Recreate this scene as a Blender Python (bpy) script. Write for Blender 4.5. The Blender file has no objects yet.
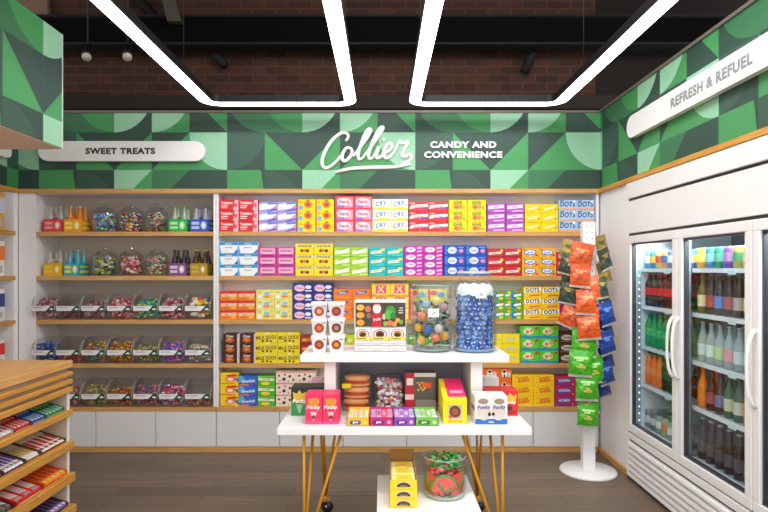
import bpy, math, random
from mathutils import Vector, Matrix
random.seed(7)
R = math.radians
# ------------------------------------------------------------------ camera
EYE = 1.525; F = 580.0; CX = 382.0; CY = 269.0
S = bpy.context.scene; COL = S.collection
cam = bpy.data.cameras.new('camera'); co = bpy.data.objects.new('camera', cam); COL.objects.link(co)
co.location = (0, 0, EYE); co.rotation_euler = (R(90), 0, 0)
cam.sensor_width = 36; cam.lens = 36 * F / 768
cam.shift_x = 2 / 768; cam.shift_y = 13 / 768; cam.clip_start = .02
S.camera = co
# ------------------------------------------------------------------ world, exposure, large lights
W = bpy.data.worlds.new('world'); S.world = W; W.use_nodes = True
W.node_tree.nodes['Background'].inputs[0].default_value = (1.0, .99, .975, 1)
W.node_tree.nodes['Background'].inputs[1].default_value = 1.25
S.view_settings.view_transform = 'Standard'; S.view_settings.look = 'None'
S.view_settings.exposure = 0.12; S.view_settings.gamma = 1; S.view_settings.use_curve_mapping = False
LED_POWER = 7.5
def area(name, loc, size, size_y, power, rot=(0, 0, 0), col=(1, .98, .95)):
    l = bpy.data.lights.new(name, 'AREA'); l.shape = 'RECTANGLE'; l.size = size; l.size_y = size_y
    l.energy = power; l.color = col
    o = bpy.data.objects.new(name, l); o.location = loc; o.rotation_euler = rot; COL.objects.link(o)
    return o
area('unseen_fill_light', (-1.6, -.6, 3.2), 1.2, 2.4, 40)  # pair of unseen fill lights added behind the camera to brighten the room
area('unseen_fill_light', (1.3, -.6, 3.2), 1.2, 2.4, 40)
area('track_wash_light', (.45, 2.5, 3.5), 1.6, .3, 45, (R(38), 0, 0))
# ------------------------------------------------------------------ materials
def lin(c): return c / 12.92 if c <= .04045 else ((c + .055) / 1.055) ** 2.4
def hexc(h):
    h = h.lstrip('#'); h = ''.join(c * 2 for c in h) if len(h) == 3 else h; return tuple(lin(int(h[i:i + 2], 16) / 255) for i in (0, 2, 4))
MC = {}
def mat(h, rough=.45, metal=0., noise=.06, emit=0., spec=.5):
    k = (h, rough, metal, noise, emit, spec)
    if k in MC: return MC[k]
    m = bpy.data.materials.new('paint_' + h.lstrip('#')); m.use_nodes = True; nt = m.node_tree; b = nt.nodes['Principled BSDF']
    c = hexc(h)
    b.inputs['Base Color'].default_value = (*c, 1); b.inputs['Roughness'].default_value = rough
    b.inputs['Metallic'].default_value = metal; b.inputs['Specular IOR Level'].default_value = spec
    if noise:
        n = nt.nodes.new('ShaderNodeTexNoise'); n.inputs['Scale'].default_value = 30; n.inputs['Detail'].default_value = 3
        tc = nt.nodes.new('ShaderNodeTexCoord'); nt.links.new(tc.outputs['Object'], n.inputs['Vector'])
        mx = nt.nodes.new('ShaderNodeMix'); mx.data_type = 'RGBA'
        mx.inputs[6].default_value = (*[v * (1 - noise) for v in c], 1); mx.inputs[7].default_value = (*[min(1, v * (1 + noise)) for v in c], 1)
        nt.links.new(n.outputs[0], mx.inputs[0]); nt.links.new(mx.outputs[2], b.inputs['Base Color'])
    if emit:
        b.inputs['Emission Color'].default_value = (*c, 1); b.inputs['Emission Strength'].default_value = emit
    MC[k] = m; return m
def glass(name, tint=(.97, .98, .98), refl=.5, rough=.02):
    if name in MC: return MC[name]
    m = bpy.data.materials.new(name); m.use_nodes = True; nt = m.node_tree
    for n in list(nt.nodes):
        if n.type != 'OUTPUT_MATERIAL': nt.nodes.remove(n)
    out = [n for n in nt.nodes if n.type == 'OUTPUT_MATERIAL'][0]
    t = nt.nodes.new('ShaderNodeBsdfTransparent'); t.inputs[0].default_value = (*tint, 1)
    g = nt.nodes.new('ShaderNodeBsdfGlossy'); g.inputs['Roughness'].default_value = rough
    lw = nt.nodes.new('ShaderNodeLayerWeight'); lw.inputs[0].default_value = .25
    mul = nt.nodes.new('ShaderNodeMath'); mul.operation = 'MULTIPLY_ADD'; mul.inputs[1].default_value = refl; mul.inputs[2].default_value = .03
    nt.links.new(lw.outputs['Facing'], mul.inputs[0])
    mx = nt.nodes.new('ShaderNodeMixShader')
    nt.links.new(mul.outputs[0], mx.inputs[0]); nt.links.new(t.outputs[0], mx.inputs[1]); nt.links.new(g.outputs[0], mx.inputs[2])
    nt.links.new(mx.outputs[0], out.inputs[0]); MC[name] = m; return m
def wood(name, c1, c2, scale=(1, 14, 14), rough=.45):
    m = bpy.data.materials.new(name); m.use_nodes = True; nt = m.node_tree; b = nt.nodes['Principled BSDF']
    tc = nt.nodes.new('ShaderNodeTexCoord'); mp = nt.nodes.new('ShaderNodeMapping'); mp.inputs['Scale'].default_value = scale
    n = nt.nodes.new('ShaderNodeTexNoise'); n.inputs['Scale'].default_value = 5; n.inputs['Detail'].default_value = 6
    r = nt.nodes.new('ShaderNodeValToRGB'); r.color_ramp.elements[0].position = .3; r.color_ramp.elements[1].position = .7
    r.color_ramp.elements[0].color = (*hexc(c1), 1); r.color_ramp.elements[1].color = (*hexc(c2), 1)
    nt.links.new(tc.outputs['Object'], mp.inputs[0]); nt.links.new(mp.outputs[0], n.inputs['Vector'])
    nt.links.new(n.outputs[0], r.inputs[0]); nt.links.new(r.outputs[0], b.inputs['Base Color']); b.inputs['Roughness'].default_value = rough
    return m
def brick_mat():
    m = bpy.data.materials.new('old_brick'); m.use_nodes = True; nt = m.node_tree; b = nt.nodes['Principled BSDF']
    tc = nt.nodes.new('ShaderNodeTexCoord'); mp = nt.nodes.new('ShaderNodeMapping'); mp.inputs['Rotation'].default_value = (R(90), 0, 0)
    bt = nt.nodes.new('ShaderNodeTexBrick'); bt.inputs['Scale'].default_value = 1
    bt.inputs['Brick Width'].default_value = .215; bt.inputs['Row Height'].default_value = .075; bt.inputs['Mortar Size'].default_value = .007
    bt.inputs['Color1'].default_value = (*hexc('#603629'), 1); bt.inputs['Color2'].default_value = (*hexc('#452820'), 1); bt.inputs['Mortar'].default_value = (*hexc('#5c463a'), 1)
    n = nt.nodes.new('ShaderNodeTexNoise'); n.inputs['Scale'].default_value = 9; n.inputs['Detail'].default_value = 5
    mx = nt.nodes.new('ShaderNodeMix'); mx.data_type = 'RGBA'; mx.blend_type = 'MULTIPLY'; mx.inputs[0].default_value = .6
    nt.links.new(tc.outputs['Object'], mp.inputs[0]); nt.links.new(mp.outputs[0], bt.inputs['Vector']); nt.links.new(tc.outputs['Object'], n.inputs['Vector'])
    nt.links.new(bt.outputs['Color'], mx.inputs[6]); nt.links.new(n.outputs['Color'], mx.inputs[7]); nt.links.new(mx.outputs[2], b.inputs['Base Color'])
    b.inputs['Roughness'].default_value = .9; return m
def floor_mat():
    m = bpy.data.materials.new('plank_floor'); m.use_nodes = True; nt = m.node_tree; b = nt.nodes['Principled BSDF']
    tc = nt.nodes.new('ShaderNodeTexCoord')
    bt = nt.nodes.new('ShaderNodeTexBrick'); bt.inputs['Scale'].default_value = 1
    bt.inputs['Brick Width'].default_value = 1.2; bt.inputs['Row Height'].default_value = .15; bt.inputs['Mortar Size'].default_value = .0015
    bt.inputs['Color1'].default_value = (*hexc('#93806d'), 1); bt.inputs['Color2'].default_value = (*hexc('#7b6a5b'), 1); bt.inputs['Mortar'].default_value = (*hexc('#2c2520'), 1)
    mp = nt.nodes.new('ShaderNodeMapping'); mp.inputs['Scale'].default_value = (.8, 34, 1)
    n = nt.nodes.new('ShaderNodeTexNoise'); n.inputs['Scale'].default_value = 2.2; n.inputs['Detail'].default_value = 10; n.inputs['Roughness'].default_value = .65
    rp = nt.nodes.new('ShaderNodeValToRGB'); rp.color_ramp.elements[0].position = .25; rp.color_ramp.elements[1].position = .75
    rp.color_ramp.elements[0].color = (.33, .31, .30, 1); rp.color_ramp.elements[1].color = (1, .98, .95, 1)
    mx = nt.nodes.new('ShaderNodeMix'); mx.data_type = 'RGBA'; mx.blend_type = 'MULTIPLY'; mx.inputs[0].default_value = .9
    nt.links.new(tc.outputs['Object'], bt.inputs['Vector']); nt.links.new(tc.outputs['Object'], mp.inputs[0]); nt.links.new(mp.outputs[0], n.inputs['Vector'])
    nt.links.new(n.outputs[0], rp.inputs[0]); nt.links.new(bt.outputs['Color'], mx.inputs[6]); nt.links.new(rp.outputs[0], mx.inputs[7])
    nt.links.new(mx.outputs[2], b.inputs['Base Color']); b.inputs['Roughness'].default_value = .5; return m
WOOD = wood('honey_wood', '#c48d48', '#dbab6c'); WOODT = wood('oak_top', '#cb9252', '#dfab6c', (14, 1, 14))
WOODG = wood('honey_wood_long', '#bd8233', '#dba046', (14, 1, 14))
WHITE = mat('#f1f0f1', .5, noise=.02); WHITE2 = mat('#f1efee', .35, noise=.01); DIM_TAUPE = mat('#c9bdb1', .7, noise=.05)
CREAMB = mat('#efebe6', .7, noise=.03); BLACK = mat('#15120f', .5); GOLD = mat('#d8941c', .4, .15, .03); CHROME = mat('#c8c8c8', .2, 1)
GLASS = glass('clear_glass', (.95, .97, .97), refl=.9); CLEAR = glass('thin_clear_glass', (.97, .985, .985), refl=.45); ACRY = glass('clear_acrylic', (.95, .95, .955), refl=.45, rough=.08)
# ------------------------------------------------------------------ mesh builder
class MB:
    def __init__(s): s.v = []; s.f = []; s.m = []; s.sm = []; s.mats = []
    def mi(s, m):
        if isinstance(m, str): m = mat(m)
        if m not in s.mats: s.mats.append(m)
        return s.mats.index(m)
    def poly(s, pts, m, smooth=False):
        i = len(s.v); s.v += [tuple(p) for p in pts]; s.f.append(tuple(range(i, i + len(pts)))); s.m.append(s.mi(m)); s.sm.append(smooth); return s
    def mesh(s, vs, fs, m, smooth=False):
        i = len(s.v); s.v += [tuple(p) for p in vs]; k = s.mi(m)
        for f in fs: s.f.append(tuple(i + j for j in f)); s.m.append(k); s.sm.append(smooth)
        return s
    def box(s, x0, x1, y0, y1, z0, z1, m):
        v = [(x, y, z) for z in (z0, z1) for y in (y0, y1) for x in (x0, x1)]
        return s.mesh(v, [(0, 2, 3, 1), (4, 5, 7, 6), (0, 1, 5, 4), (2, 6, 7, 3), (0, 4, 6, 2), (1, 3, 7, 5)], m)
    def bbox(s, x0, x1, y0, y1, z0, z1, m, c=.004):                 # box with bevelled vertical and top edges
        cs = [(x0 + c, y0), (x1 - c, y0), (x1, y0 + c), (x1, y1 - c), (x1 - c, y1), (x0 + c, y1), (x0, y1 - c), (x0, y0 + c)]
        mx, my = (x0 + x1) / 2, (y0 + y1) / 2; hx, hy = (x1 - x0) / 2, (y1 - y0) / 2
        ins = [(mx + (x - mx) * (1 - c / hx), my + (y - my) * (1 - c / hy)) for x, y in cs]
        vs = [(x, y, z0 + c) for x, y in cs] + [(x, y, z1 - c) for x, y in cs] + [(x, y, z0) for x, y in ins] + [(x, y, z1) for x, y in ins]
        fs = []
        for i in range(8):
            j = (i + 1) % 8; fs += [(i, j, 8 + j, 8 + i), (16 + i, 16 + j, j, i), (8 + i, 8 + j, 24 + j, 24 + i)]
        fs += [tuple(range(24, 32)), tuple(range(23, 15, -1))]
        return s.mesh(vs, fs, m)
    def prism(s, pts, m, axis='x', a=0, b=1):                       # polygon extruded along an axis
        def P(p, t):
            return (t, p[0], p[1]) if axis == 'x' else ((p[0], t, p[1]) if axis == 'y' else (p[0], p[1], t))
        n = len(pts); v = [P(p, a) for p in pts] + [P(p, b) for p in pts]
        return s.mesh(v, [tuple(range(n)), tuple(range(2 * n - 1, n - 1, -1))] + [(i, i + n, (i + 1) % n + n, (i + 1) % n) for i in range(n)], m)
    def tube(s, path, r, m, n=8, flat=1.0):
        path = [Vector(p) for p in path]; rs = r if isinstance(r, (list, tuple)) else [r] * len(path)
        vs = []; fs = []
        for i, p in enumerate(path):
            t = (path[min(i + 1, len(path) - 1)] - path[max(i - 1, 0)]).normalized()
            up = Vector((0, 1, 0)) if abs(t.y) < .9 else Vector((1, 0, 0))
            a = t.cross(up).normalized(); b = a.cross(t).normalized()
            for k in range(n):
                an = 2 * math.pi * k / n; vs.append(p + a * rs[i] * math.cos(an) + b * rs[i] * flat * math.sin(an))
        for i in range(len(path) - 1):
            for k in range(n):
                fs.append((i * n + k, i * n + (k + 1) % n, (i + 1) * n + (k + 1) % n, (i + 1) * n + k))
        fs += [tuple(range(n - 1, -1, -1)), tuple(range((len(path) - 1) * n, len(path) * n))]
        return s.mesh(vs, fs, m, True)
    def lathe(s, prof, m, n=24, c=(0, 0), smooth=True, caps=True):
        vs = []; fs = []
        for r, z in prof:
            for k in range(n):
                an = 2 * math.pi * k / n; vs.append((c[0] + r * math.cos(an), c[1] + r * math.sin(an), z))
        for i in range(len(prof) - 1):
            for k in range(n): fs.append((i * n + k, i * n + (k + 1) % n, (i + 1) * n + (k + 1) % n, (i + 1) * n + k))
        if caps:
            fs += [tuple(range(n - 1, -1, -1)), tuple(range((len(prof) - 1) * n, len(prof) * n))]
        return s.mesh(vs, fs, m, smooth)
    def ball(s, c, r, m, n=8, sc=(1, 1, 1), rot=None):
        vs = []; fs = []; k2 = max(3, n // 2)
        for i in range(k2 + 1):
            th = math.pi * i / k2
            for k in range(n):
                p = Vector((math.sin(th) * math.cos(2 * math.pi * k / n) * r * sc[0], math.sin(th) * math.sin(2 * math.pi * k / n) * r * sc[1], math.cos(th) * r * sc[2]))
                if rot is not None: p = rot @ p
                vs.append(p + Vector(c))
        for i in range(k2):
            for k in range(n): fs.append((i * n + k, (i + 1) * n + k, (i + 1) * n + (k + 1) % n, i * n + (k + 1) % n))
        return s.mesh(vs, fs, m, True)
    def text(s, txt, mapf, h, m, cx=0, cy=0, xs=1., slant=0., rot=0., bold=.0, ext=0., maxw=None):
        key = (txt, bold, ext); 
        if key not in TXT:
            cu = bpy.data.curves.new('t', 'FONT'); cu.body = txt; cu.align_x = 'CENTER'; cu.offset = bold; cu.extrude = ext; cu.resolution_u = 3; cu.space_character = 1.0 + 2.2 * bold
            o = bpy.data.objects.new('t', cu); me = bpy.data.meshes.new_from_object(o)
            vs = [tuple(v.co) for v in me.vertices]; fs = [tuple(p.vertices) for p in me.polygons]
            bpy.data.objects.remove(o); bpy.data.curves.remove(cu); bpy.data.meshes.remove(me)
            x0 = min(v[0] for v in vs); x1 = max(v[0] for v in vs); y0 = min(v[1] for v in vs); y1 = max(v[1] for v in vs)
            TXT[key] = ([(v[0] - (x0 + x1) / 2, v[1] - (y0 + y1) / 2, v[2]) for v in vs], fs, x1 - x0, y1 - y0)
        vs, fs, tw, th = TXT[key]; sc = h / th; sx = sc * xs
        if maxw and tw * sx > maxw: sx = maxw / tw
        ca, sa = math.cos(rot), math.sin(rot); out = []
        for x, y, z in vs:
            X, Y = x * sx + y * sc * slant, y * sc
            out.append(mapf(cx + X * ca - Y * sa, cy + X * sa + Y * ca, z))
        return s.mesh(out, fs, m)
    def data(s, name):
        me = bpy.data.meshes.new(name); me.from_pydata(s.v, [], s.f)
        for m in s.mats: me.materials.append(m)
        me.polygons.foreach_set('material_index', s.m); me.polygons.foreach_set('use_smooth', s.sm); me.update(); return me
    def build(s, name, parent=None, loc=(0, 0, 0), rot=(0, 0, 0)):
        o = bpy.data.objects.new(name, s.data(name)); COL.objects.link(o); o.location = loc; o.rotation_euler = rot
        if parent: o.parent = parent
        return o
TXT = {}
def tag(o, label, cat, group=None, kind=None):
    o['label'] = label; o['category'] = cat
    if group: o['group'] = group
    if kind: o['kind'] = kind
    return o
def struct(o): o['kind'] = 'structure'; return o
def thing(name, label, cat, loc=(0, 0, 0), rz=0, group=None):
    o = bpy.data.objects.new(name, None); COL.objects.link(o); o.location = loc; o.rotation_euler = (0, 0, rz); o.empty_display_size = .05
    return tag(o, label, cat, group)
def inst(name, me, loc, label=None, cat=None, group=None, rot=(0, 0, 0), parent=None):
    o = bpy.data.objects.new(name, me); COL.objects.link(o); o.location = loc; o.rotation_euler = rot
    if parent: o.parent = parent
    if label: tag(o, label, cat, group)
    return o
def copy_tree(o, loc, rot=None, label=None, group=None):
    c = o.copy(); COL.objects.link(c); c.location = loc
    if rot is not None: c.rotation_euler = rot
    if label: c['label'] = label
    if group: c['group'] = group
    for ch in list(o.children):
        d = ch.copy(); COL.objects.link(d); d.parent = c
        for g in list(ch.children):
            e = g.copy(); COL.objects.link(e); e.parent = d
    return c
def PX(x, Y): return (x - CX) * Y / F
def PZ(y, Y): return EYE - (y - CY) * Y / F
# ------------------------------------------------------------------ setting
YB = 4.833; XR = 1.817; XL = -3.03; YBK = 5.2; FT = 2.825; FB = 2.19
b = MB(); b.box(-5, 3.2, -2.5, 5.6, -.06, 0, floor_mat()); struct(b.build('floor'))
b = MB(); b.box(-5, 3.6, 1.2, 5.6, 4.25, 4.4, mat('#171310', .9)); struct(b.build('ceiling'))
b = MB(); b.box(-4.2, 1.95, 5.3, 5.5, FB, 4.25, brick_mat()); struct(b.build('wall_brick'))
b = MB(); b.box(1.95, 4.2, 5.3, 5.5, 0, 4.25, mat('#1d1613', .9)); struct(b.build('wall_upper_right'))
b = MB(); b.box(-4.2, 1.84, 5.21, 5.29, 0, FB, CREAMB); struct(b.build('wall_back'))
b = MB(); b.box(1.825, 1.9, 4.275, 5.2, 0, FB, WHITE); b.box(2.62, 2.7, 1.0, 4.275, 0, FB, WHITE); struct(b.build('wall_right'))
b = MB(); b.box(-3.5, -3.42, 3.0, 5.2, 0, FB, CREAMB); struct(b.build('wall_left'))
b = MB(); b.box(1.805, 1.824, 4.28, 4.832, 0, .04, WOOD); struct(b.build('baseboard_right'))
# pattern of tiles on the fascia; types repeat every five tiles
D_, G_, M_, L_ = mat('#2f4a40', .6), mat('#459556', .6), mat('#3a744e', .6), mat('#96cba8', .6)
def arc(cx, cy, a0, a1, r=1., n=10): return [(cx + r * math.cos(R(a0 + (a1 - a0) * i / n)), cy + r * math.sin(R(a0 + (a1 - a0) * i / n))) for i in range(n + 1)]
SQ = [(0, 0), (1, 0), (1, 1), (0, 1)]
LL = [(0, 0), (1, 0), (0, 1)]; UR = [(1, 0), (1, 1), (0, 1)]; UL = [(0, 0), (1, 1), (0, 1)]; LR = [(0, 0), (1, 0), (1, 1)]
QTL = [(0, 1)] + arc(0, 1, -90, 0); QTR = [(1, 1)] + arc(1, 1, 180, 270); QBL = [(0, 0)] + arc(0, 0, 0, 90); QTL2 = [(0, 1)] + arc(0, 1, -90, 0)
TY = {0: [[(SQ, D_), (QTR, M_)], [(SQ, D_), (QTL, mat('#3a5a4d', .6))], [(SQ, D_), (QBL, G_), ([(0, 0), (.86, 0), (.97, .5), (.9, 1), (0, 1)], G_)]],
      1: [[(SQ, M_), (QTR, G_)], [(SQ, D_), (LL, G_)], [(SQ, D_), (QBL, mat('#375546', .6))]],
      2: [[(SQ, D_), (QTL, L_)], [(SQ, G_), ([(0, 0), (1, 1), (0, 1)], D_)], [(SQ, G_), (UL, L_)]],
      3: [[(SQ, G_), (QTL, L_)], [(SQ, G_), (UL, D_)], [(SQ, D_), (UL, M_)]],
      4: [[(SQ, D_), (UR, G_)], [(SQ, G_), (QTR, L_)], [(SQ, D_)]]}
def clip(poly, ax, lim, keep_less):
    out = []; n = len(poly)
    ins = lambda p: (p[ax] <= lim + 1e-9) if keep_less else (p[ax] >= lim - 1e-9)
    for i in range(n):
        p, q = poly[i], poly[(i + 1) % n]
        if ins(p): out.append(p)
        if ins(p) != ins(q):
            t = (lim - p[ax]) / (q[ax] - p[ax]); out.append((p[0] + t * (q[0] - p[0]), p[1] + t * (q[1] - p[1])))
    return out
TP = .3135; ZR = [(FT - .162, 0), (FT - .162 - TP, 1), (FT - .162 - 2 * TP, 2)]
def pattern(mb, s0, s1, kmap, place, pitch=TP):                     # kmap(s)=tile coordinate offset
    k = math.floor(kmap(s0)); 
    while True:
        u0 = k - kmap(0) ; st = u0 * pitch
        if st >= s1: break
        if st + pitch > s0:
            for z0, row in ZR:
                for li, (pl, m) in enumerate(TY[k % 5][row]):
                    pts = [(st + p[0] * pitch, z0 + p[1] * TP) for p in pl]
                    for ax, lim, kl in ((0, s0, False), (0, s1, True), (1, FB, False), (1, FT, True)):
                        pts = clip(pts, ax, lim, kl)
                        if len(pts) < 3: break
                    if len(pts) >= 3: mb.poly([place(p[0], p[1], .0006 * (li + 1)) for p in pts], m)
        k += 1
X0 = PX(39, YB)
b = MB(); b.box(XL - .4, XR + .1, YB + .002, YB + .1, FB, FT, '#2f4a40')
pattern(b, XL, XR, lambda s: (s - X0) / TP + 20, lambda s, z, e: (s, YB - e, z)); struct(b.build('wall_fascia_back'))
b = MB(); b.box(XR + .002, XR + .1, 1.0, YB, FB, FT, '#2f4a40')
# right fascia: s runs from the corner toward the camera
pr = .331
pattern(b, 0, YB - 1.0, lambda s: s / pr + 14.849, lambda s, z, e: (XR - e, YB - s, z), pr); struct(b.build('wall_fascia_right'))
b = MB(); b.box(XL - .1, XL - .002, 3.0, YB, FB, FT, '#2f4a40')
pattern(b, 0, 1.8, lambda s: s / pr + 40, lambda s, z, e: (XL + e, 3.03 + s, z), pr); struct(b.build('wall_fascia_left'))
# near soffit on the left
ys = 3.26; xs = -1.8
b = MB(); b.box(-3.9, xs - .002, 1.0, ys, 2.205, 2.845, '#2f4a40'); b.box(-3.9, xs - .003, 1.0, ys + .002, 2.20, 2.204, '#d2b294')
b.box(-3.9, xs + .002, ys, ys + .01, 2.20, 2.845, '#c9d3cb')
yv = F * 1.8 / (CX - 43)
FB_, FT_ = FB, FT; FB, FT = 2.205, 2.845
pattern(b, 1.0, ys, lambda s: (s - yv) / .33 + 22, lambda s, z, e: (xs + e, s, z), .33); struct(b.build('wall_soffit_left'))
FB, FT = FB_, FT_
# wooden trims under the fascias and dark metal cap
b = MB(); b.box(XL - .4, XR, YB - .022, YB, FB - .033, FB, WOOD); struct(b.build('trim_1'))
b = MB(); b.box(XR - .022, XR, 1.0, YB - .022, FB - .033, FB, WOODG); struct(b.build('trim_2'))
b = MB(); b.box(XL, XL + .022, 3.0, YB - .022, FB - .033, FB, WOODG); struct(b.build('trim_3'))
b = MB(); b.box(XL, XR, YB - .012, YB + .1, FT, FT + .02, '#6f6a62'); struct(b.build('trim_4'))
b = MB(); b.box(XR - .012, XR + .1, 1.0, YB - .013, FT, FT + .02, '#6f6a62'); struct(b.build('trim_5'))
# steelwork in front of the brick
b = MB(); Z0, Z1 = PZ(46, 5.05), PZ(21, 5.05)
b.box(-4, 3.2, 5.0, 5.1, Z0, Z1, mat('#0b0807', .9, spec=.1)); b.box(-4, 3.2, 4.96, 5.14, Z1, Z1 + .02, mat('#0e0a08', .8)); b.box(-4, 3.2, 4.96, 5.14, Z0 - .02, Z0, mat('#0e0a08', .8))
tag(b.build('ceiling_beam'), 'long dark steel beam crossing in front of the brick wall', 'beam')
b = MB(); b.box(-3.9, 3.2, 4.99, 5.19, PZ(112, 5.1), PZ(99, 5.1), mat('#211612', .8))
tag(b.build('ceiling_duct'), 'low dark boxed duct running just above the green fascia', 'duct')
b = MB(); b.prism([(PX(150, 4.9), 4.24), (PX(160, 4.9), 4.24), (PX(182, 4.9), PZ(22, 4.9)), (PX(168, 4.9), PZ(22, 4.9))], mat('#4a433c', .6), 'y', 4.88, 4.95)
tag(b.build('hanger_strap'), 'pale grey slanting strap above the beam, left of centre', 'strap')
for x0, y0, x1, y1, lab in ((210, 50, 226, 66, 'dark slanting rod against brick left of the light loops'), (546, 22, 524, 72, 'dark slanting brace against brick on the right side'), (160, 22, 118, -20, 'dark slanting brace rising above the beam on the left')):
    b = MB(); b.tube([(PX(x0, 5.2), 5.2, PZ(y0, 5.2)), (PX(x1, 5.2), 5.2, PZ(y1, 5.2))], .04, mat('#120d0b', .8), 6); tag(b.build('ceiling_brace'), lab, 'brace')
b = MB(); b.box(PX(48 - 60, 5.25), PX(48, 5.25), 5.24, 5.29, 2.9, 4.2, mat('#8a6f5c', .8)); struct(b.build('wall_pilaster'))
# track spotlights
for x, lab in ((88, 'left black spotlight hanging against the brick wall'), (128, 'right black spotlight hanging against the brick wall')):
    t = thing('spotlight', lab, 'spotlight', (PX(x, 4.7), 4.7, PZ(48, 4.7)), group='track spotlights')
    b = MB(); b.tube([(0, 0, 0), (0, 0, 1.06)], .008, BLACK, 6); b.build('hanging_rod', t)
    b = MB(); b.tube([(0, .02, .02), (.02, -.05, -.06), (.03, -.08, -.10)], [.025, .04, .042], BLACK, 12); b.build('lamp_head', t)
    b = MB(); b.tube([(.03, -.081, -.101), (.032, -.085, -.105)], .036, mat('#c9c4ba', .2), 12); b.build('lens', t)
# LED loops
def led_loop(x0, x1, label):
    y0, y1, r, w, z = -.6, 4.537, .14, .085, 2.80
    path = []
    for cx, cy, a0 in ((x1 - r, y1 - r, 0), (x0 + r, y1 - r, 90), (x0 + r, y0 + r, 180), (x1 - r, y0 + r, 270)):
        for i in range(9):
            a = R(a0 + 90 * i / 8); path.append((cx, cy, math.cos(a), math.sin(a)))
    t = thing('loop_light', label, 'ceiling light', ((x0 + x1) / 2, 2, z), group='rounded rectangular loop lights'); ox, oy = (x0 + x1) / 2, 2
    def ring(ro, ri, za, zb, m, name, par):
        n = len(path); v = []
        for cx, cy, c, s in path:
            for rr, zz in ((ro, za), (ri, za), (ri, zb), (ro, zb)): v.append((cx + c * rr - ox, cy + s * rr - oy, zz - z))
        f = []
        for i in range(n):
            j = (i + 1) % n
            for k in range(4): f.append((i * 4 + k, j * 4 + k, j * 4 + (k + 1) % 4, i * 4 + (k + 1) % 4))
        q = MB(); q.mesh(v, f, m); return q.build(name, par)
    ring(r + .004, r - w - .004, z + .006, z + .06, mat('#0c0a09', .6), 'housing', t)
    ring(r, r - w, z, z + .005, mat('#fdfbff', .5, 0, 0, LED_POWER), 'diffuser', t)
    for sx in (x0 + .05, x1 - .05):
        for sy in (3.9, 1.5):
            q = MB(); q.tube([(sx - ox, sy - oy, .076), (sx - ox, sy - oy, 1.44)], .003, BLACK, 5); q.build('suspension_cable', t)
led_loop(-1.384, -.198, 'left bright white rounded loop light under the brick ceiling void')
led_loop(.209, 1.405, 'right bright white rounded loop light under the brick ceiling void')
# ------------------------------------------------------------------ signs
def pill(mb, x0, x1, z0, z1, place, m, t=.03, n=10):
    r = (z1 - z0) / 2; zc = (z0 + z1) / 2
    pts = [(x1 - r + r * math.cos(R(a)), zc + r * math.sin(R(a))) for a in [-90 + 180 * i / n for i in range(n + 1)]] + [(x0 + r + r * math.cos(R(a)), zc + r * math.sin(R(a))) for a in [90 + 180 * i / n for i in range(n + 1)]]
    k = len(pts); v = [place(p[0], p[1], 0) for p in pts] + [place(p[0], p[1], t) for p in pts]
    mb.mesh(v, [tuple(range(k)), tuple(range(2 * k - 1, k - 1, -1))] + [(i, i + k, (i + 1) % k + k, (i + 1) % k) for i in range(k)], m)
ysn = YB - .05; SIGNW = mat('#f3f1f0', .4, noise=0)
t = thing('wall_sign', 'long white pill-shaped sign reading SWEET TREATS on green fascia', 'sign', (PX(121, ysn), ysn, PZ(151, ysn)))
b = MB(); pl = lambda x, z, d: (x, d, z); pill(b, PX(38, ysn) - PX(121, ysn), PX(205, ysn) - PX(121, ysn), -.082, .082, pl, SIGNW, .04); b.build('sign_board', t)
b = MB(); b.text('SWEET TREATS', lambda x, z, d: (x, -.002 - d, z), .052, '#22342f', xs=1.3, bold=.05, cx=-.005, maxw=.575); b.build('sign_lettering', t)
xsn = XR - .05
def rs(x): return F * xsn / (x - CX)                                 # distance of a point of the right wall seen at column x
t = thing('wall_sign', 'long white pill-shaped sign reading REFRESH & REFUEL on right fascia', 'sign', (xsn, 3.3, 2.535))
b = MB(); pill(b, -1.5, 4.19 - 3.3, -.078, .078, lambda y, z, d: (d, y, z), SIGNW, .04); b.build('sign_board', t)
b = MB(); b.text('REFRESH & REFUEL', lambda u, z, d: (-.002 - d, -u + (rs(671) + rs(753)) / 2 - 3.3, z), .062, '#8d9996', xs=1.3, bold=.045, maxw=rs(671) - rs(753)); b.build('sign_lettering', t)
t = thing('wall_sign', 'white sign end showing beside the green canopy at the far left', 'sign', (XL + .05, 4.2, PZ(152, 4.65)))
b = MB(); pill(b, -.9, .47, -.05, .05, lambda y, z, d: (-d, y, z), SIGNW, .04); b.build('sign_board', t)
def smooth_path(p, n=5):
    out = []
    for i in range(len(p) - 1):
        p0 = p[max(i - 1, 0)]; p1 = p[i]; p2 = p[i + 1]; p3 = p[min(i + 2, len(p) - 1)]
        for k in range(n):
            t = k / n
            out.append(tuple(.5 * (2 * p1[j] + (p2[j] - p0[j]) * t + (2 * p0[j] - 5 * p1[j] + 4 * p2[j] - p3[j]) * t * t + (3 * p1[j] - p0[j] - 3 * p2[j] + p3[j]) * t ** 3) for j in (0, 1)))
    return out + [p[-1]]
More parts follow.
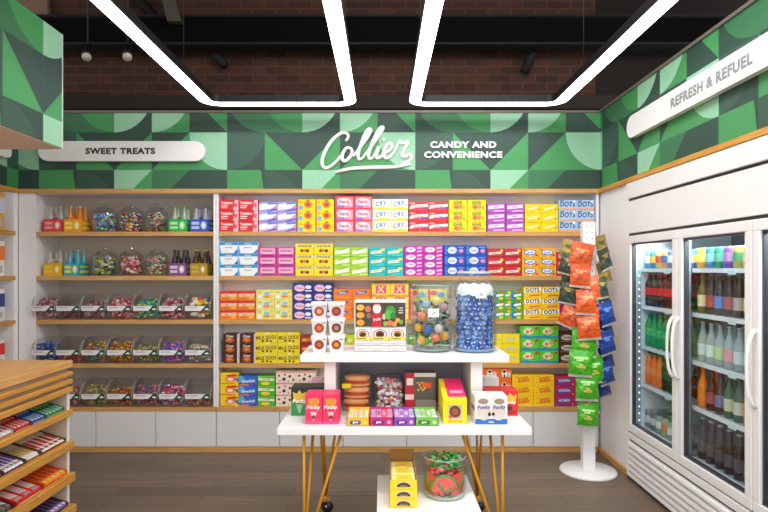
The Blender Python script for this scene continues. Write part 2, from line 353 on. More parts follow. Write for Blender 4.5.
STR = [[(160, 92), (169, 76), (160, 64), (141, 66), (112, 90), (88, 128), (77, 162), (84, 184), (102, 183), (126, 164), (142, 143)],
       [(176, 117), (163, 116), (149, 136), (148, 156), (159, 161), (174, 148), (182, 128), (176, 115)],
       [(184, 146), (206, 120), (232, 84), (246, 58), (243, 50), (232, 60), (214, 100), (203, 138), (206, 155), (218, 152)],
       [(218, 152), (244, 118), (272, 78), (289, 50), (286, 43), (273, 56), (253, 98), (240, 136), (243, 153), (256, 148)],
       [(256, 148), (276, 110), (268, 134), (268, 150), (280, 148), (292, 136)],
       [(292, 136), (312, 124), (321, 108), (314, 100), (302, 108), (292, 132), (298, 150), (312, 148), (328, 132)],
       [(328, 132), (344, 98), (350, 92), (354, 100), (366, 96), (377, 98), (362, 122), (356, 142), (368, 146), (384, 138), (389, 150), (380, 162), (362, 168), (350, 166)],
       [(385, 172), (330, 182), (250, 184), (180, 188), (124, 200)]]
t = thing('wall_lettering', 'large white handwritten word Collier with underline on green fascia', 'lettering', (PX(366, YB), YB - .012, PZ(150, YB)))
b = MB()
for i, st in enumerate(STR):
    pts = smooth_path(st); q = [(PX(300 + x / 3.49, YB) - PX(366, YB), 0, PZ(115 + y / 3.49, YB) - PZ(150, YB)) for x, y in pts]
    rr = .0145 if i not in (7,) else .015; n = len(q)
    b.tube(q, [rr * (.75 + .35 * math.sin(math.pi * k / (n - 1))) for k in range(n)], SIGNW, 8, .6)
b.ball((PX(300 + 292 / 3.49, YB) - PX(366, YB), 0, PZ(115 + 88 / 3.49, YB) - PZ(150, YB)), .016, SIGNW, 10, (1, .6, 1))
b.build('script_letters', t)
t = thing('wall_lettering', 'white capital letters CANDY AND CONVENIENCE in two lines on fascia', 'lettering', (PX(463, YB), YB - .012, PZ(150, YB)))
b = MB()
for s_, y, w in (('CANDY AND', 145, 66), ('CONVENIENCE', 155, 78)):
    b.text(s_, lambda x, z, d: (x, -d * .01, z), .055, SIGNW, cy=PZ(y, YB) - PZ(150, YB), xs=1.35, bold=.04, ext=.4, maxw=w / 120)
b.build('block_letters', t)
# ------------------------------------------------------------------ back shelving
SH = [PZ(y, YB) for y in (231.6, 275.9, 319.6, 363.4, 406.8)]       # top of each board
xa, xb, xc = PX(36, YB), PX(213.5, YB), PX(218.5, YB)
def bay(x0, x1, label, backm, side_l, side_r):
    t = thing('wall_shelving', label, 'shelving', ((x0 + x1) / 2, YB, 0)); ox = (x0 + x1) / 2
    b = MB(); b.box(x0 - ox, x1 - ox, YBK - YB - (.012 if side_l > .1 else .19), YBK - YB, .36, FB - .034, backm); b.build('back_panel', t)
    b = MB(); b.box(x0 - ox - side_l, x0 - ox, 0, YBK - YB - .013, .36, FB - .034, WHITE); b.build('side_panel', t)
    b = MB(); b.box(x1 - ox, x1 - ox + side_r, 0, YBK - YB - .013, .36, FB - .034, WHITE); b.build('side_panel', t)
    for z in SH[:4]:
        b = MB(); b.box(x0 - ox + .001, x1 - ox - .001, .012, YBK - YB - (.014 if side_l > .1 else .192), z - .03, z, mat('#d6c4ae', .5)); b.box(x0 - ox + .001, x1 - ox - .001, 0, .012, z - .036, z, WOOD); b.build('shelf_board', t)
    b = MB(); z = SH[4]; b.box(x0 - ox - side_l, x1 - ox + side_r, .012, YBK - YB - .014, z - .03, z, mat('#d6c4ae', .5)); b.box(x0 - ox - side_l, x1 - ox + side_r, -.004, .012, z - .034, z, WOOD); b.build('base_board', t)
    return t
bay(xa, xb, 'left back-wall shelving with jars and clear bins', DIM_TAUPE, PX(36, YB) - XL - .002, .019)  # backing darker than the right bay's: weaker light here put into the colour
bay(xc, PX(596.5, YB), 'wide right back-wall shelving filled with bright candy boxes', CREAMB, .019, .018)
bx = [18.5, 36, 95.6, 155.5, 216.2, 279.5, 343, 406.7, 470, 533.3, 599]
nm = ['leftmost', 'second', 'third', 'fourth', 'fifth', 'sixth', 'seventh', 'eighth', 'rightmost']
for i in range(1, 10):
    x0, x1 = PX(bx[i] if i > 1 else 18.5, YB), PX(bx[i + 1], YB)
    t = thing('base_cabinet', 'low white cupboard under the back shelves, %s along the floor' % (nm[i - 1] + (' from the left' if 0 < i - 1 < 8 else '')), 'cabinet', ((x0 + x1) / 2, YB, 0), group='white base cupboards'); h = (x1 - x0) / 2
    zt = SH[4] - .036
    b = MB(); b.box(-h + .001, h - .001, .022, .34, .042, zt, WHITE); b.build('body', t)
    b = MB(); b.bbox(-h + .003, h - .003, .002, .020, .044, zt - .003, mat('#e0dfdf', .5, noise=.02), .002); b.build('door', t)
b = MB(); b.box(PX(18, YB), XR - .02, YB - .004, YB + .3, 0, .04, WOOD); struct(b.build('baseboard_back'))
b = MB(); b.box(PX(18, YB) , XR, YB + .04, YB + .36, FB - .033, FB - .015, WHITE); struct(b.build('trim_6'))
# ------------------------------------------------------------------ candy cartons
w_, k_ = '#ffffff', '#202020'
def rc(x0, x1, y0, y1, c): return ('p', [(x0, y0), (x1, y0), (x1, y1), (x0, y1)], c)
def pg(c, *p): return ('p', list(zip(p[::2], p[1::2])), c)
def ci(x, y, rx, ry, c): return ('e', x, y, rx, ry, c)
def tx(s, x, y, h, c, w=.8, rot=0, sl=0): return ('t', s, x, y, h, c, w, rot, sl)
K = {
 'A1': ('#e0202c', [pg('#f6b9c2', .72, 0, 1, 0, 1, 1, .8, 1), tx('Twizzlers', .38, .72, .26, w_, .62), rc(.08, .45, .38, .48, '#ffd9dc'), rc(.08, .4, .2, .28, '#ffd9dc'), ci(.85, .5, .09, .22, '#e85a70')]),
 'A2': ('#b9a8ea', [pg(w_, 0, .15, .7, .35, 1, .8, .4, .85, 0, .7), pg('#5a48c0', 0, 0, .35, .02, .8, .3, 1, .32, 1, .2, .5, 0), pg('#3f8fe0', .45, .72, 1, .8, 1, .95, .5, .95), rc(.82, .96, .3, .55, '#e890c8')]),
 'A3': ('#ffe100', [ci(.6, .52, .24, .36, '#f08a1c'), ci(.6, .5, .13, .2, '#c8401c'), pg('#3f9a30', .5, .85, .7, .85, .64, .97, .55, .97), ci(.2, .25, .13, .2, '#68b8e8'), rc(0, .06, 0, 1, '#f46a30'), ci(.2, .72, .08, .1, '#f8b020')]),
 'A4': ('#f795ac', [ci(.5, .5, .38, .34, '#fde6ec'), rc(0, .1, 0, 1, '#dc2038'), rc(.1, 1, .86, 1, '#e83a50'), pg('#b070d8', .1, 0, .55, 0, .5, .2, .1, .16), tx('Nerds', .52, .5, .3, '#e04868', .55), ci(.86, .25, .1, .16, '#f7b8d8')]),
 'A5': ('#fbfbf4', [pg('#ffd820', 0, 0, 1, 0, 1, .2, .55, .3, 0, .12), tx('CRY', .5, .6, .42, '#4a78b0', .65, .12, .2), rc(.02, .12, .3, .9, '#f4e060'), ci(.88, .5, .07, .2, '#e8c8d8')]),
 'A6': ('#e4262c', [pg(w_, 0, .3, 1, .55, 1, .82, .1, .7), tx('licorice', .48, .53, .22, '#d02030', .6, .13), pg('#4a6ad0', .5, .26, 1, .42, 1, .5, .5, .33), rc(.04, .3, .84, .93, '#f9c8cc')]),
 'A7': ('#ffe308', [tx('SOUR', .52, .78, .24, '#1d7a34', .5), tx('PATCH', .52, .58, .2, '#1d7a34', .5), ci(.42, .3, .14, .2, '#f06a50'), ci(.64, .34, .12, .2, '#f4903a'), ci(.84, .25, .07, .14, '#7cc63a'), rc(0, .04, 0, 1, '#94cc3a')]),
 'A8': ('#b652c0', [pg('#f4e4f8', .08, .35, .95, .5, .92, .85, .1, .72), tx('candy', .5, .6, .22, '#8a2a9c', .5, .08), pg('#e6b4ea', .3, .05, .95, .1, .95, .25, .4, .22), rc(0, .04, 0, 1, '#7a2890')]),
 'A9': ('#ffd508', [('p', [(.14, .35), (.2, .3), (.78, .62), (.8, .72), (.74, .76), (.16, .46)], '#fff6cc'), ci(.85, .38, .07, .12, '#f07820'), rc(.2, .6, .15, .2, '#e8a81a')]),
 'A10': ('#a9cfee', [rc(0, 1, 0, .2, '#f0a878'), tx('DOTS', .5, .58, .5, '#1c3f8c', .86, .0, .1), rc(.06, .3, .86, .95, '#2a60b0'), ci(.86, .82, .08, .12, '#f4f8ff')]),
 'B1': ('#f6fafc', [rc(0, 1, .72, 1, '#1c98de'), tx('mints', .5, .84, .18, '#ffe070', .45), pg('#1c70c0', .78, 0, 1, 0, 1, .4), pg('#59b8ea', 0, 0, .12, 0, .04, .7, 0, .7), rc(.3, .7, .45, .55, '#b8c8cc')]),
 'B2': ('#cf3c9c', [rc(.1, .92, .26, .9, '#f3a6cc'), tx('Raisinets', .5, .62, .22, '#b02a70', .6), rc(.2, .8, .34, .42, '#fce0e8'), rc(.2, .85, .08, .16, '#6a1a50')]),
 'B3': ('#ffe100', [rc(0, 1, .68, .9, '#e8e0a8'), tx('CHUCKLES', .5, .79, .2, '#4a4030', .86), ci(.35, .34, .09, .16, '#a83a20'), ci(.5, .36, .09, .16, '#d88a30'), ci(.66, .33, .09, .16, '#7a2a20')]),
 'B4': ('#a8d82c', [pg('#f4fae0', .08, .2, .9, .42, .92, .9, .1, .62), pg('#78b820', .1, .5, .9, .9, .6, .9), rc(.5, .95, .06, .14, '#e8f4b0')]),
 'B5': ('#12bcbc', [pg('#f2f6dc', .1, .3, .75, .42, .8, .75, .12, .6), tx('gummi', .42, .52, .2, '#e07838', .5, .08), pg('#ffd838', .68, .7, .92, .62, .95, .92, .72, .9), pg('#38d8d8', .3, .06, .95, .12, .9, .24, .35, .18)]),
 'B6': ('#c62cae', [ci(.35, .5, .26, .36, '#fbe8f6'), tx('taffy', .35, .5, .32, '#c86aa8', .36), pg('#f0a8dc', .66, .1, .95, .2, .95, .4, .7, .36), pg('#f8d0ec', .68, .6, .95, .66, .95, .9, .7, .84)]),
 'B7': ('#1a50bc', [ci(.4, .5, .22, .36, '#dbe6f4'), tx('chew', .4, .5, .22, '#7d9cc8', .3), ci(.82, .45, .11, .2, '#ee88b4'), rc(.06, .16, .1, .9, '#3a80dc'), rc(.66, .96, .74, .84, '#70a4e4')]),
 'B8': ('#d02030', [pg('#f8efe0', .08, .3, .85, .4, .85, .66, .1, .56), tx('redhots', .46, .48, .16, '#a81820', .6, .05), ci(.86, .76, .1, .16, '#ffd428'), rc(.04, .96, .08, .16, '#98101c')]),
 'B9': ('#ffb31c', [ci(.48, .5, .38, .32, '#2a62c4'), ci(.48, .52, .31, .23, '#f6faff'), tx('Gobs', .48, .52, .24, '#2a62c4', .42, .1), ci(.86, .2, .08, .12, '#d83828'), ci(.12, .84, .08, .12, '#58b040'), ci(.5, .1, .06, .08, '#f4f4f0')]),
 'B10': ('#cf2c3c', [rc(.08, .94, .36, .74, '#f0a0a8'), tx('Boston', .5, .55, .24, '#b01828', .6)]),
 'C1': ('#f58a1c', [rc(0, 1, .72, 1, '#dc2820'), tx('HOT TAMALES', .5, .54, .34, '#fff4dc', .86, .03), ci(.76, .22, .14, .14, '#fbc030'), rc(.1, .5, .12, .22, '#e86018')]),
 'C2': ('#f5ec96', [ci(.58, .3, .2, .18, '#f09a28'), ci(.58, .62, .16, .2, '#8cc8e8'), ci(.2, .3, .12, .18, '#fff'), ci(.2, .75, .12, .16, '#b8dc60'), ci(.85, .8, .1, .14, '#f8d020'), pg('#e8d020', .8, .1, .96, .14, .92, .5, .84, .5)]),
 'C3': ('#28328c', [ci(.34, .48, .27, .4, '#f2c6dc'), tx('Whoppers', .34, .48, .2, '#a02868', .42), ci(.78, .6, .16, .22, '#eef0fa'), rc(.62, .95, .1, .26, '#dfe6f8')]),
 'C4': ('#ff7d12', [pg('#1c68c4', .18, .42, .8, .62, .78, .88, .2, .68), tx('Reeses', .48, .65, .18, '#cfe6ff', .46, .12), rc(.1, .9, .1, .2, '#ffb040')]),
 'C5': ('#ffe020', [rc(.22, .8, .15, .85, '#e84f96'), tx('X', .5, .5, .55, '#ffe878', .4), pg('#f8a8c8', .0, 0, .22, 0, .22, .4), pg('#f8f080', .8, .6, 1, .6, 1, 1), rc(0, 1, .92, 1, '#f06a50')]),
 'C6': ('#f4e050', [ci(.3, .6, .2, .26, '#e85090'), ci(.7, .4, .2, .3, '#58b0e0'), ci(.5, .2, .12, .16, '#5cb84c'), rc(0, .1, 0, 1, '#f04a7a')]),
 'C8': ('#4fb83c', [ci(.5, .5, .14, .4, '#2878c8'), pg(w_, .5, .36, .92, .5, .9, .72, .5, .62), pg(w_, 0, .42, .26, .48, .26, .7, 0, .62), ci(.2, .2, .12, .16, '#f08828'), ci(.78, .2, .12, .14, '#ffe020'), ci(.8, .84, .1, .12, '#e84828'), ci(.22, .86, .1, .12, '#ffe020')]),
 'C9': ('#ffd00c', [pg(w_, .04, .42, .96, .58, .96, .96, .04, .82), tx('DOTS', .5, .7, .36, '#1c1c1c', .84, .07), pg('#f06a58', .3, .08, .9, .16, .9, .3, .34, .22)]),
 'C10': ('#b01c90', [ci(.55, .5, .32, .24, '#e8b048'), tx('Jujyfruits', .55, .5, .2, '#8a1868', .56), rc(.1, .95, .84, .92, '#d858b8')]),
 'D1': ('#4c1a14', [tx('Cow', .5, .78, .28, '#f4e8dc', .6), ci(.5, .36, .34, .3, '#b85420'), ci(.48, .42, .2, .16, '#e08838')]),
 'D2': ('#f2dc1c', [pg('#fbf6d0', .45, .86, .7, .86, .6, 1, .5, 1), tx('MILK DUDS', .5, .5, .38, '#7a5a20', .92, .04), ci(.35, .16, .06, .1, '#5a3a18'), ci(.55, .18, .06, .1, '#5a3a18'), ci(.72, .14, .05, .1, '#5a3a18')]),
 'D3': ('#b02418', [pg('#e8b048', .1, .4, .95, .5, .9, .8, .1, .7), tx('Skor', .5, .6, .24, '#701410', .5), rc(0, 1, .06, .16, '#6a1410')]),
 'D4': ('#c8dc28', [ci(.4, .5, .2, .3, '#5cae2c'), ci(.75, .45, .14, .2, '#f2f2a0'), rc(0, 1, 0, .12, '#f0b820')]),
 'D8': ('#ffe20c', [('p', [(.2, .34), (.78, .42), (.82, .52), (.78, .62), (.2, .56), (.16, .44)], '#c8ccc8'), rc(.2, .7, .1, .16, '#e8c410')]),
 'D9': ('#5ccc2c', [pg('#2490d0', .0, 0, 1, 0, 1, .22, .6, .12, .3, .24, 0, .16), ci(.42, .55, .28, .26, '#f4e8b0'), ci(.36, .52, .1, .14, '#e87890'), ci(.58, .6, .09, .12, '#f0a040'), ci(.86, .82, .1, .12, '#c83c30'), tx('bites', .42, .84, .16, '#f8fff0', .4)]),
 'D10': ('#5a2e1c', [ci(.5, .5, .4, .28, '#e8dccc'), tx('Tootsie', .5, .52, .28, '#4a2010', .6), rc(.1, .9, .08, .14, '#b88850')]),
 'E1': ('#ffd81c', [ci(.55, .45, .3, .3, '#f48c50'), ci(.55, .42, .16, .16, '#ffe8d0'), pg('#e03820', .3, .8, .8, .92, 1, .8, .9, .68, .4, .68), rc(0, .8, .0, .1, '#f08020'), pg('#2868c8', .8, .6, 1, .5, 1, .2, .88, .3)]),
 'E1b': ('#2c68d0', [pg('#58b4ec', 0, .3, .4, .55, .2, 1, 0, 1), tx('Swedish', .52, .5, .3, '#f4f8ff', .8, .08), pg('#e87838', 0, 0, .6, 0, .5, .2, 0, .16), pg('#7a3898', .6, 0, 1, 0, 1, .25)]),
 'E2': ('#4fb62a', [pg('#eafbd8', .04, .56, .96, .5, .96, .74, .04, .82), tx('sour apple', .5, .66, .16, '#2c7c18', .7), ci(.45, .26, .26, .18, '#f6dc28'), rc(0, 1, .9, 1, '#8cd850')]),
 'E3': ('#fae6d6', [rc(0, 1, .86, 1, '#e898a0'), ci(.15, .6, .06, .1, '#7a3824'), ci(.4, .3, .09, .15, '#5c2c1c'), ci(.45, .7, .05, .09, '#8a4428'), ci(.7, .55, .07, .12, '#6a3020'), ci(.88, .25, .06, .1, '#8a4428'), ci(.2, .18, .04, .07, '#8a4428'), ci(.64, .14, .04, .06, '#c85a50')]),
 'E4': ('#f26a18', [ci(.5, .55, .2, .34, '#fbf4ea'), ci(.5, .72, .12, .12, '#201810'), rc(.44, .56, .2, .5, '#201810'), rc(.74, .96, .3, .7, '#e8c8a8')]),
 'E8': ('#ffcc0a', [tx('SUGAR', .52, .7, .24, '#d82c18', .5, .14), tx('BABIES', .56, .44, .26, '#d82c18', .58, .14), ci(.16, .3, .03, .05, '#a8701c'), ci(.2, .84, .03, .05, '#a8701c')]),
 'E9': ('#cc2458', [pg('#2a4cac', .08, .3, .84, .44, .9, .86, .12, .76), tx('WONKA', .48, .6, .3, '#f4f6ff', .62, .06), rc(.05, .95, .06, .18, '#7030a0'), ci(.93, .2, .05, .1, '#e8b838')]),
}
def front_art(mb, art, X0_, X1_, Z0_, Z1_, y, k0=1, place=None):
    W_, H_ = X1_ - X0_, Z1_ - Z0_
    pf = place or (lambda x, z, e: (x, y - e, z))
    for i, a in enumerate(art):
        e = .0005 * (i + k0)
        if a[0] == 'p': mb.poly([pf(X0_ + u * W_, Z0_ + v * H_, e) for u, v in a[1]], a[2])
        elif a[0] == 'e':
            _, u, v, ru, rv, c = a; ru, rv = min(ru, u, 1 - u), min(rv, v, 1 - v)
            mb.poly([pf(X0_ + (u + ru * math.cos(2 * math.pi * q / 14)) * W_, Z0_ + (v + rv * math.sin(2 * math.pi * q / 14)) * H_, e) for q in range(14)], c)
        else:
            _, s_, u, v, h, c, mw, ro, sl = a
            mb.text(s_, lambda x, z, d: pf(x, z, e), h * H_, c, X0_ + u * W_, Z0_ + v * H_, rot=ro, slant=sl, bold=.03, maxw=mw * W_)
def carton(name, w, h, d, base, art, side=None):
    b = MB(); b.bbox(-w / 2, w / 2, -d / 2, d / 2, 0, h, base, .0015)
    front_art(b, art, -w / 2 + .001, w / 2 - .001, .001, h - .001, -d / 2)
    # a seam of the tuck flap and a stripe on the side and top
    for sx in (-1, 1): b.poly([(sx * (w / 2 + .0004), -d / 2 + .01, h * .45), (sx * (w / 2 + .0004), d / 2 - .01, h * .45), (sx * (w / 2 + .0004), d / 2 - .01, h * .6), (sx * (w / 2 + .0004), -d / 2 + .01, h * .6)], art[0][-1] if art[0][0] == 'e' else (art[0][2] if art[0][0] == 'p' else '#eeeeee'))
    return b.data(name)
ROW = ['bottom', 'middle', 'top']; ROW4 = ['bottom', 'second', 'third', 'top']
SN = ['top shelf', 'second shelf', 'third shelf', 'fourth shelf', 'bottom shelf']
GR = [  # key, shelf, column edges in the photo's frame, top row, rows, words
 ('A1', 0, (219.4, 238.6, 258.3), 199.7, 3, 'red and pale pink'), ('A2', 0, (258.9, 277.4, 296.4), 201.8, 3, 'lavender and white'),
 ('A3', 0, (296.9, 315.5, 334.1), 199.2, 3, 'yellow orange-figure'), ('A4', 0, (334.6, 353.3, 371.8), 195.6, 3, 'pink red-edged'),
 ('A5', 0, (372.2, 389.9, 408.2), 199, 3, 'white yellow-cornered'), ('A6', 0, (409, 428.5, 448), 202, 3, 'red white-banded'),
 ('A7', 0, (448.5, 466.9, 486.2), 199.7, 3, 'yellow green-lettered'), ('A8', 0, (486.7, 505.5, 524.2), 203, 3, 'purple white-banded'),
 ('A9', 0, (525, 541.8, 558.3), 204, 3, 'plain yellow'), ('A10', 0, (558.8, 576.7, 594.6), 199.7, 3, 'pale blue DOTS'),
 ('B1', 1, (219, 238, 258), 241.9, 3, 'white blue-topped'), ('B2', 1, (258.3, 276.6, 294.8), 247.1, 3, 'magenta pink-panelled'),
 ('B3', 1, (295.2, 313.9, 333), 243.6, 3, 'yellow CHUCKLES'), ('B4', 1, (333.5, 350.8, 368.3), 247, 3, 'lime green'),
 ('B5', 1, (368.8, 386, 403.6), 247.5, 3, 'teal'), ('B6', 1, (404, 423, 443), 246, 4, 'magenta white-spotted'),
 ('B7', 1, (443.6, 465.2, 486.8), 245.2, 3, 'blue white-disc'), ('B8', 1, (487.2, 504.2, 521.4), 248.4, 3, 'red yellow-dotted'),
 ('B9', 1, (522, 539.2, 556.4), 247.8, 3, 'orange blue-oval'), ('B10', 1, (556.9, 574, 591), 252, 3, 'crimson'),
 ('C1', 2, (220, 237.6, 255.5), 290.9, 3, 'red and orange'), ('C2', 2, (256, 274.3, 292.2), 289.7, 3, 'pale yellow spotted'),
 ('C3', 2, (292.6, 312.7, 332.8), 283.5, 4, 'navy pink-oval'), ('C4', 2, (333.3, 352.2, 371), 289, 3, 'orange blue-banner'),
 ('C5', 2, (371.5, 390.3, 408.8), 283.3, 3, 'yellow pink-square'), ('C6', 2, (409.3, 428, 447), 289, 3, 'yellow multicoloured'),
 ('C8', 2, (487.2, 505, 523), 291, 3, 'green multicoloured'), ('C9', 2, (523.5, 541.9, 560), 286.7, 3, 'yellow DOTS'), ('C10', 2, (560.5, 578, 595.5), 291, 3, 'violet gold-oval'),
 ('D1', 3, (223, 236.6), 334, 3, 'dark brown'), ('D1', 3, (240.2, 253.4), 334, 3, 'dark brown'), ('D2', 3, (254.8, 277.4, 299.8), 332.4, 3, 'yellow brown-lettered'),
 ('D3', 3, (300.3, 318.2, 336), 336, 3, 'dark red gold-banded'), ('D4', 3, (336.5, 354.5, 372), 335, 3, 'lime and yellow'), ('E2', 3, (409, 428, 447), 335, 3, 'green'),
 ('D8', 3, (484.5, 502.2, 520), 334, 3, 'yellow grey-bar'), ('D9', 3, (520.4, 539.7, 558.8), 325.9, 3, 'green and blue'), ('D10', 3, (559.3, 575, 590.5), 332.4, 3, 'brown cream-oval'),
 ('E1', 4, (220.2, 238.4), 373, 3, 'yellow red-arched'), ('E1b', 4, (238.6, 257), 376, 3, 'blue'), ('E2', 4, (257.4, 275.2), 376, 3, 'green yellow-spotted'),
 ('E3', 4, (275.8, 296, 316), 371, 3, 'cream brown-dotted'), ('E4', 4, (482.5, 497.2, 511.6), 368, 3, 'orange cartoon-free'), ('E8', 4, (512.2, 533.4, 554.4), 374.8, 3, 'yellow SUGAR BABIES'), ('E9', 4, (555, 574.5, 594), 376.4, 3, 'crimson blue-banner'),
]
YF = YB + .015; CARTON_D = .13
seen = {}
for key, sh, ed, ty, n, words in GR:
    words = words.replace('orange cartoon-free', 'orange white-spotted')
    zb = SH[sh]; zt = PZ(ty, YF); h = (zt - zb) / n - .001
    ncol = len(ed) - 1; nn = ROW if n == 3 else ROW4
    for c in range(ncol):
        x0, x1 = PX(ed[c], YF), PX(ed[c + 1], YF); w = x1 - x0 - .002
        mk = (key, round(w, 4), round(h, 4))
        if mk not in seen: seen[mk] = carton('candy_box', w, h, CARTON_D, K[key][0], K[key][1])
        seen.setdefault(('cnt', key, sh), 0)
        side = ('left' if c == 0 else 'right') if ncol == 2 else None
        if key == 'D1': side = 'left' if ed[0] < 230 else 'right'
        for r in range(n):
            pos = f'{nn[r]} of {side} stack' if side else f'{nn[r]} of its stack'
            lab = f'{words} candy box, {pos}, {SN[sh]} of back wall'
            jx = random.uniform(-.0006, .0006)
            inst('candy_box', seen[mk], ((x0 + x1) / 2 + jx, YF + CARTON_D / 2 + random.uniform(0, .004), zb + .0006 + r * (h + .001)), lab, 'candy box', f'{words} candy boxes on the {SN[sh]}')
    if key == 'D1':                                                  # pale end strip of the tray beside the brown boxes
        b = MB(); b.bbox(0, .022, 0, .12, 0, n * (h + .001), mat('#d8ccc4'), .002)
        tag(b.build('box_tray', None, (PX(ed[1], YF) + .001, YF + .004, zb + .0005)), 'thin pale cardboard tray end beside the %s brown candy boxes' % side, 'tray')
# ------------------------------------------------------------------ carriers and bottles, left bay
def bottle_mesh(hh, r, liquid, cap, label=None, g=None, fill=.72):
    """returns list of (part name, mesh)"""
    prof = [(r * .9, 0), (r, .006), (r, hh * .5), (r * .92, hh * .58), (r * .5, hh * .76), (r * .38, hh * .88), (r * .42, hh * .96)]
    out = []
    b = MB(); b.lathe(prof, liquid, 12); out.append(('glass_body', b.data('glass_body')))
    b = MB(); b.lathe([(r * .47, hh * .955), (r * .5, hh * .965), (r * .46, hh)], cap, 12); out.append(('bottle_cap', b.data('bottle_cap')))
    if label:
        b = MB(); b.lathe([(r * 1.012, hh * .17), (r * 1.012, hh * .46)], label, 12, caps=False); b.poly([(r * .55 * math.sin(a * .9) * 1.0, -r * 1.03 * math.cos(a * .55), hh * (.315 + z)) for a, z in ((-.9, -.05), (.9, -.05), (.9, .05), (-.9, .05))], '#f2efe8'); out.append(('paper_label', b.data('paper_label')))
    return out
def make_bottle(parts, loc, label, group, name='soda_bottle', cat='bottle'):
    t = thing(name, label, cat, loc, group=group)
    for nme, me in parts: inst(nme, me, (0, 0, 0), parent=t)
    return t
def liquid(name, h, alpha=.75, rough=.1):
    k = 'liq' + name
    if k in MC: return MC[k]
    m = bpy.data.materials.new(name); m.use_nodes = True; nt = m.node_tree; b = nt.nodes['Principled BSDF']
    b.inputs['Base Color'].default_value = (*hexc(h), 1); b.inputs['Roughness'].default_value = rough; b.inputs['Alpha'].default_value = alpha
    n = nt.nodes.new('ShaderNodeTexNoise'); n.inputs['Scale'].default_value = 40; bp = nt.nodes.new('ShaderNodeBump'); bp.inputs['Strength'].default_value = .05
    nt.links.new(n.outputs[0], bp.inputs['Height']); nt.links.new(bp.outputs[0], b.inputs['Normal'])
    MC[k] = m; return m
CAR = [ # x0,x1 box px, shelf, box colour, panel colour, bottle colour, alpha, cap, words
 (43, 62.5, 0, '#d83a44', '#f0a0a4', '#e8e4e2', .35, '#b8b4b0', 'red', 'clear'),
 (63.5, 81.5, 0, '#f0a018', '#ffe060', '#f08a18', .9, '#d8d0c0', 'orange-yellow', 'orange'),
 (168.5, 187, 0, '#24b040', '#a8e8a0', '#cfe8cf', .4, '#20a040', 'green', 'pale green'),
 (190, 208.5, 0, '#2450b8', '#b8ccf0', '#cfd8ea', .4, '#2040a0', 'royal blue', 'clear blue-capped'),
 (43, 62, 1, '#e0b018', '#f2cc48', '#d8d8d0', .35, '#a8a49c', 'mustard yellow', 'clear'),
 (63.5, 79, 1, '#28a8c0', '#e8e050', '#58b8c8', .7, '#c0c0b8', 'turquoise', 'turquoise'),
 (168.5, 186.5, 1, '#7a4478', '#d8bcdc', '#2c1c28', .9, '#584050', 'purple and white', 'dark'),
 (190, 207.5, 1, '#a88818', '#c8a830', '#4a2c14', .9, '#c8b060', 'olive gold', 'amber')]
pos4 = [(-.04, -.045, 'front left'), (.04, -.045, 'front right'), (-.04, .045, 'back left'), (.04, .045, 'back right')]
for x0, x1, sh, cb, cp, cl, al, cap, words, bw in CAR:
    Yc = YB + .04; X0_, X1_ = PX(x0, Yc), PX(x1, Yc); zt = SH[sh] + .0008; w = (X1_ - X0_) / 2 - .001
    t = thing('bottle_carrier', f'{words} cardboard bottle carrier on the {"top" if sh == 0 else "second"} shelf, left bay', 'bottle carrier', ((X0_ + X1_) / 2, Yc + .09, zt), group='cardboard soda carriers')
    b = MB(); h = .105
    for bxx in ((-w, w, -.09, -.087), (-w, w, .087, .09), (-w, -w + .003, -.087, .087), (w - .003, w, -.087, .087)): b.box(bxx[0], bxx[1], bxx[2], bxx[3], .003, h, cb)
    b.box(-w, w, -.09, .09, 0, .003, cb); b.box(-.0015, .0015, -.087, .087, .003, h + .02, cb)
    b.build('carton', t)
    b = MB(); front_art(b, [rc(.08, .5, .2, .42, cp), rc(.08, .5, .55, .8, cp), ci(.74, .5, .16, .34, cp), ci(.74, .5, .07, .2, '#fbfaf4')], -w, w, .004, h, -.0905)
    front_art(b, [rc(.1, .9, .2, .4, cp), rc(.1, .9, .6, .8, cp)], -.087, .087, .004, h, 0, place=lambda a, z, e: (w + .0005 + e, a, z)); b.build('printed_panel', t)
    parts = bottle_mesh(.215, .0265, liquid('soda' + cl, cl, al), cap)
    for dx, dy, pw in pos4:
        make_bottle(parts, (t.location.x + dx * .98 * w / .075, t.location.y + dy, zt + .0035), f'{bw} soda bottle, {pw} in the {words} carrier', f'bottles in the {words} carrier')
# ------------------------------------------------------------------ loose candy fill
def candy_fill(test, bounds, cols, n, r, seed=0, kind='ball'):
    rnd = random.Random(seed); b = MB(); x0, x1, y0, y1, z0, z1 = bounds; c = 0; tries = 0
    while c < n and tries < n * 30:
        tries += 1; p = (rnd.uniform(x0, x1), rnd.uniform(y0, y1), rnd.uniform(z0, z1))
        if not test(*p): continue
        rt = Matrix.Rotation(rnd.uniform(0, 6.28), 3, 'Z') @ Matrix.Rotation(rnd.uniform(0, 3.14), 3, 'X')
        b.ball(p, r * rnd.uniform(.8, 1.15), rnd.choice(cols), 6, (1.25, .8, .7) if kind == 'ball' else (1.6, .7, .5), rt); c += 1
    return b
JARS = [(93, 117, 0, ['#4a9ad8', '#68b8e0', '#3a70b8', '#d85aa0', '#70c868', '#e8e8e8'], 'blue and multicoloured'),
        (119.5, 142.7, 0, ['#c82c3c', '#f4f0f0', '#2c54b0', '#e8c838', '#d84868', '#285838'], 'red white and blue'),
        (145.6, 167.6, 0, ['#c8c0a8', '#b86a5c', '#6a88a8', '#88b07c', '#d8a868', '#704858'], 'muted multicoloured'),
        (93, 117, 1, ['#c8c83c', '#5c8858', '#e8e8dc', '#a0b030', '#38506c'], 'yellow-green'),
        (120, 143, 1, ['#c83c3c', '#f0b0a8', '#d86058', '#f4ece8', '#a02c34'], 'red and pink'),
        (146.6, 167.8, 1, ['#f08c68', '#5c9c60', '#e8d8c0', '#e8a878', '#58789c', '#b8c878'], 'peach and green')]
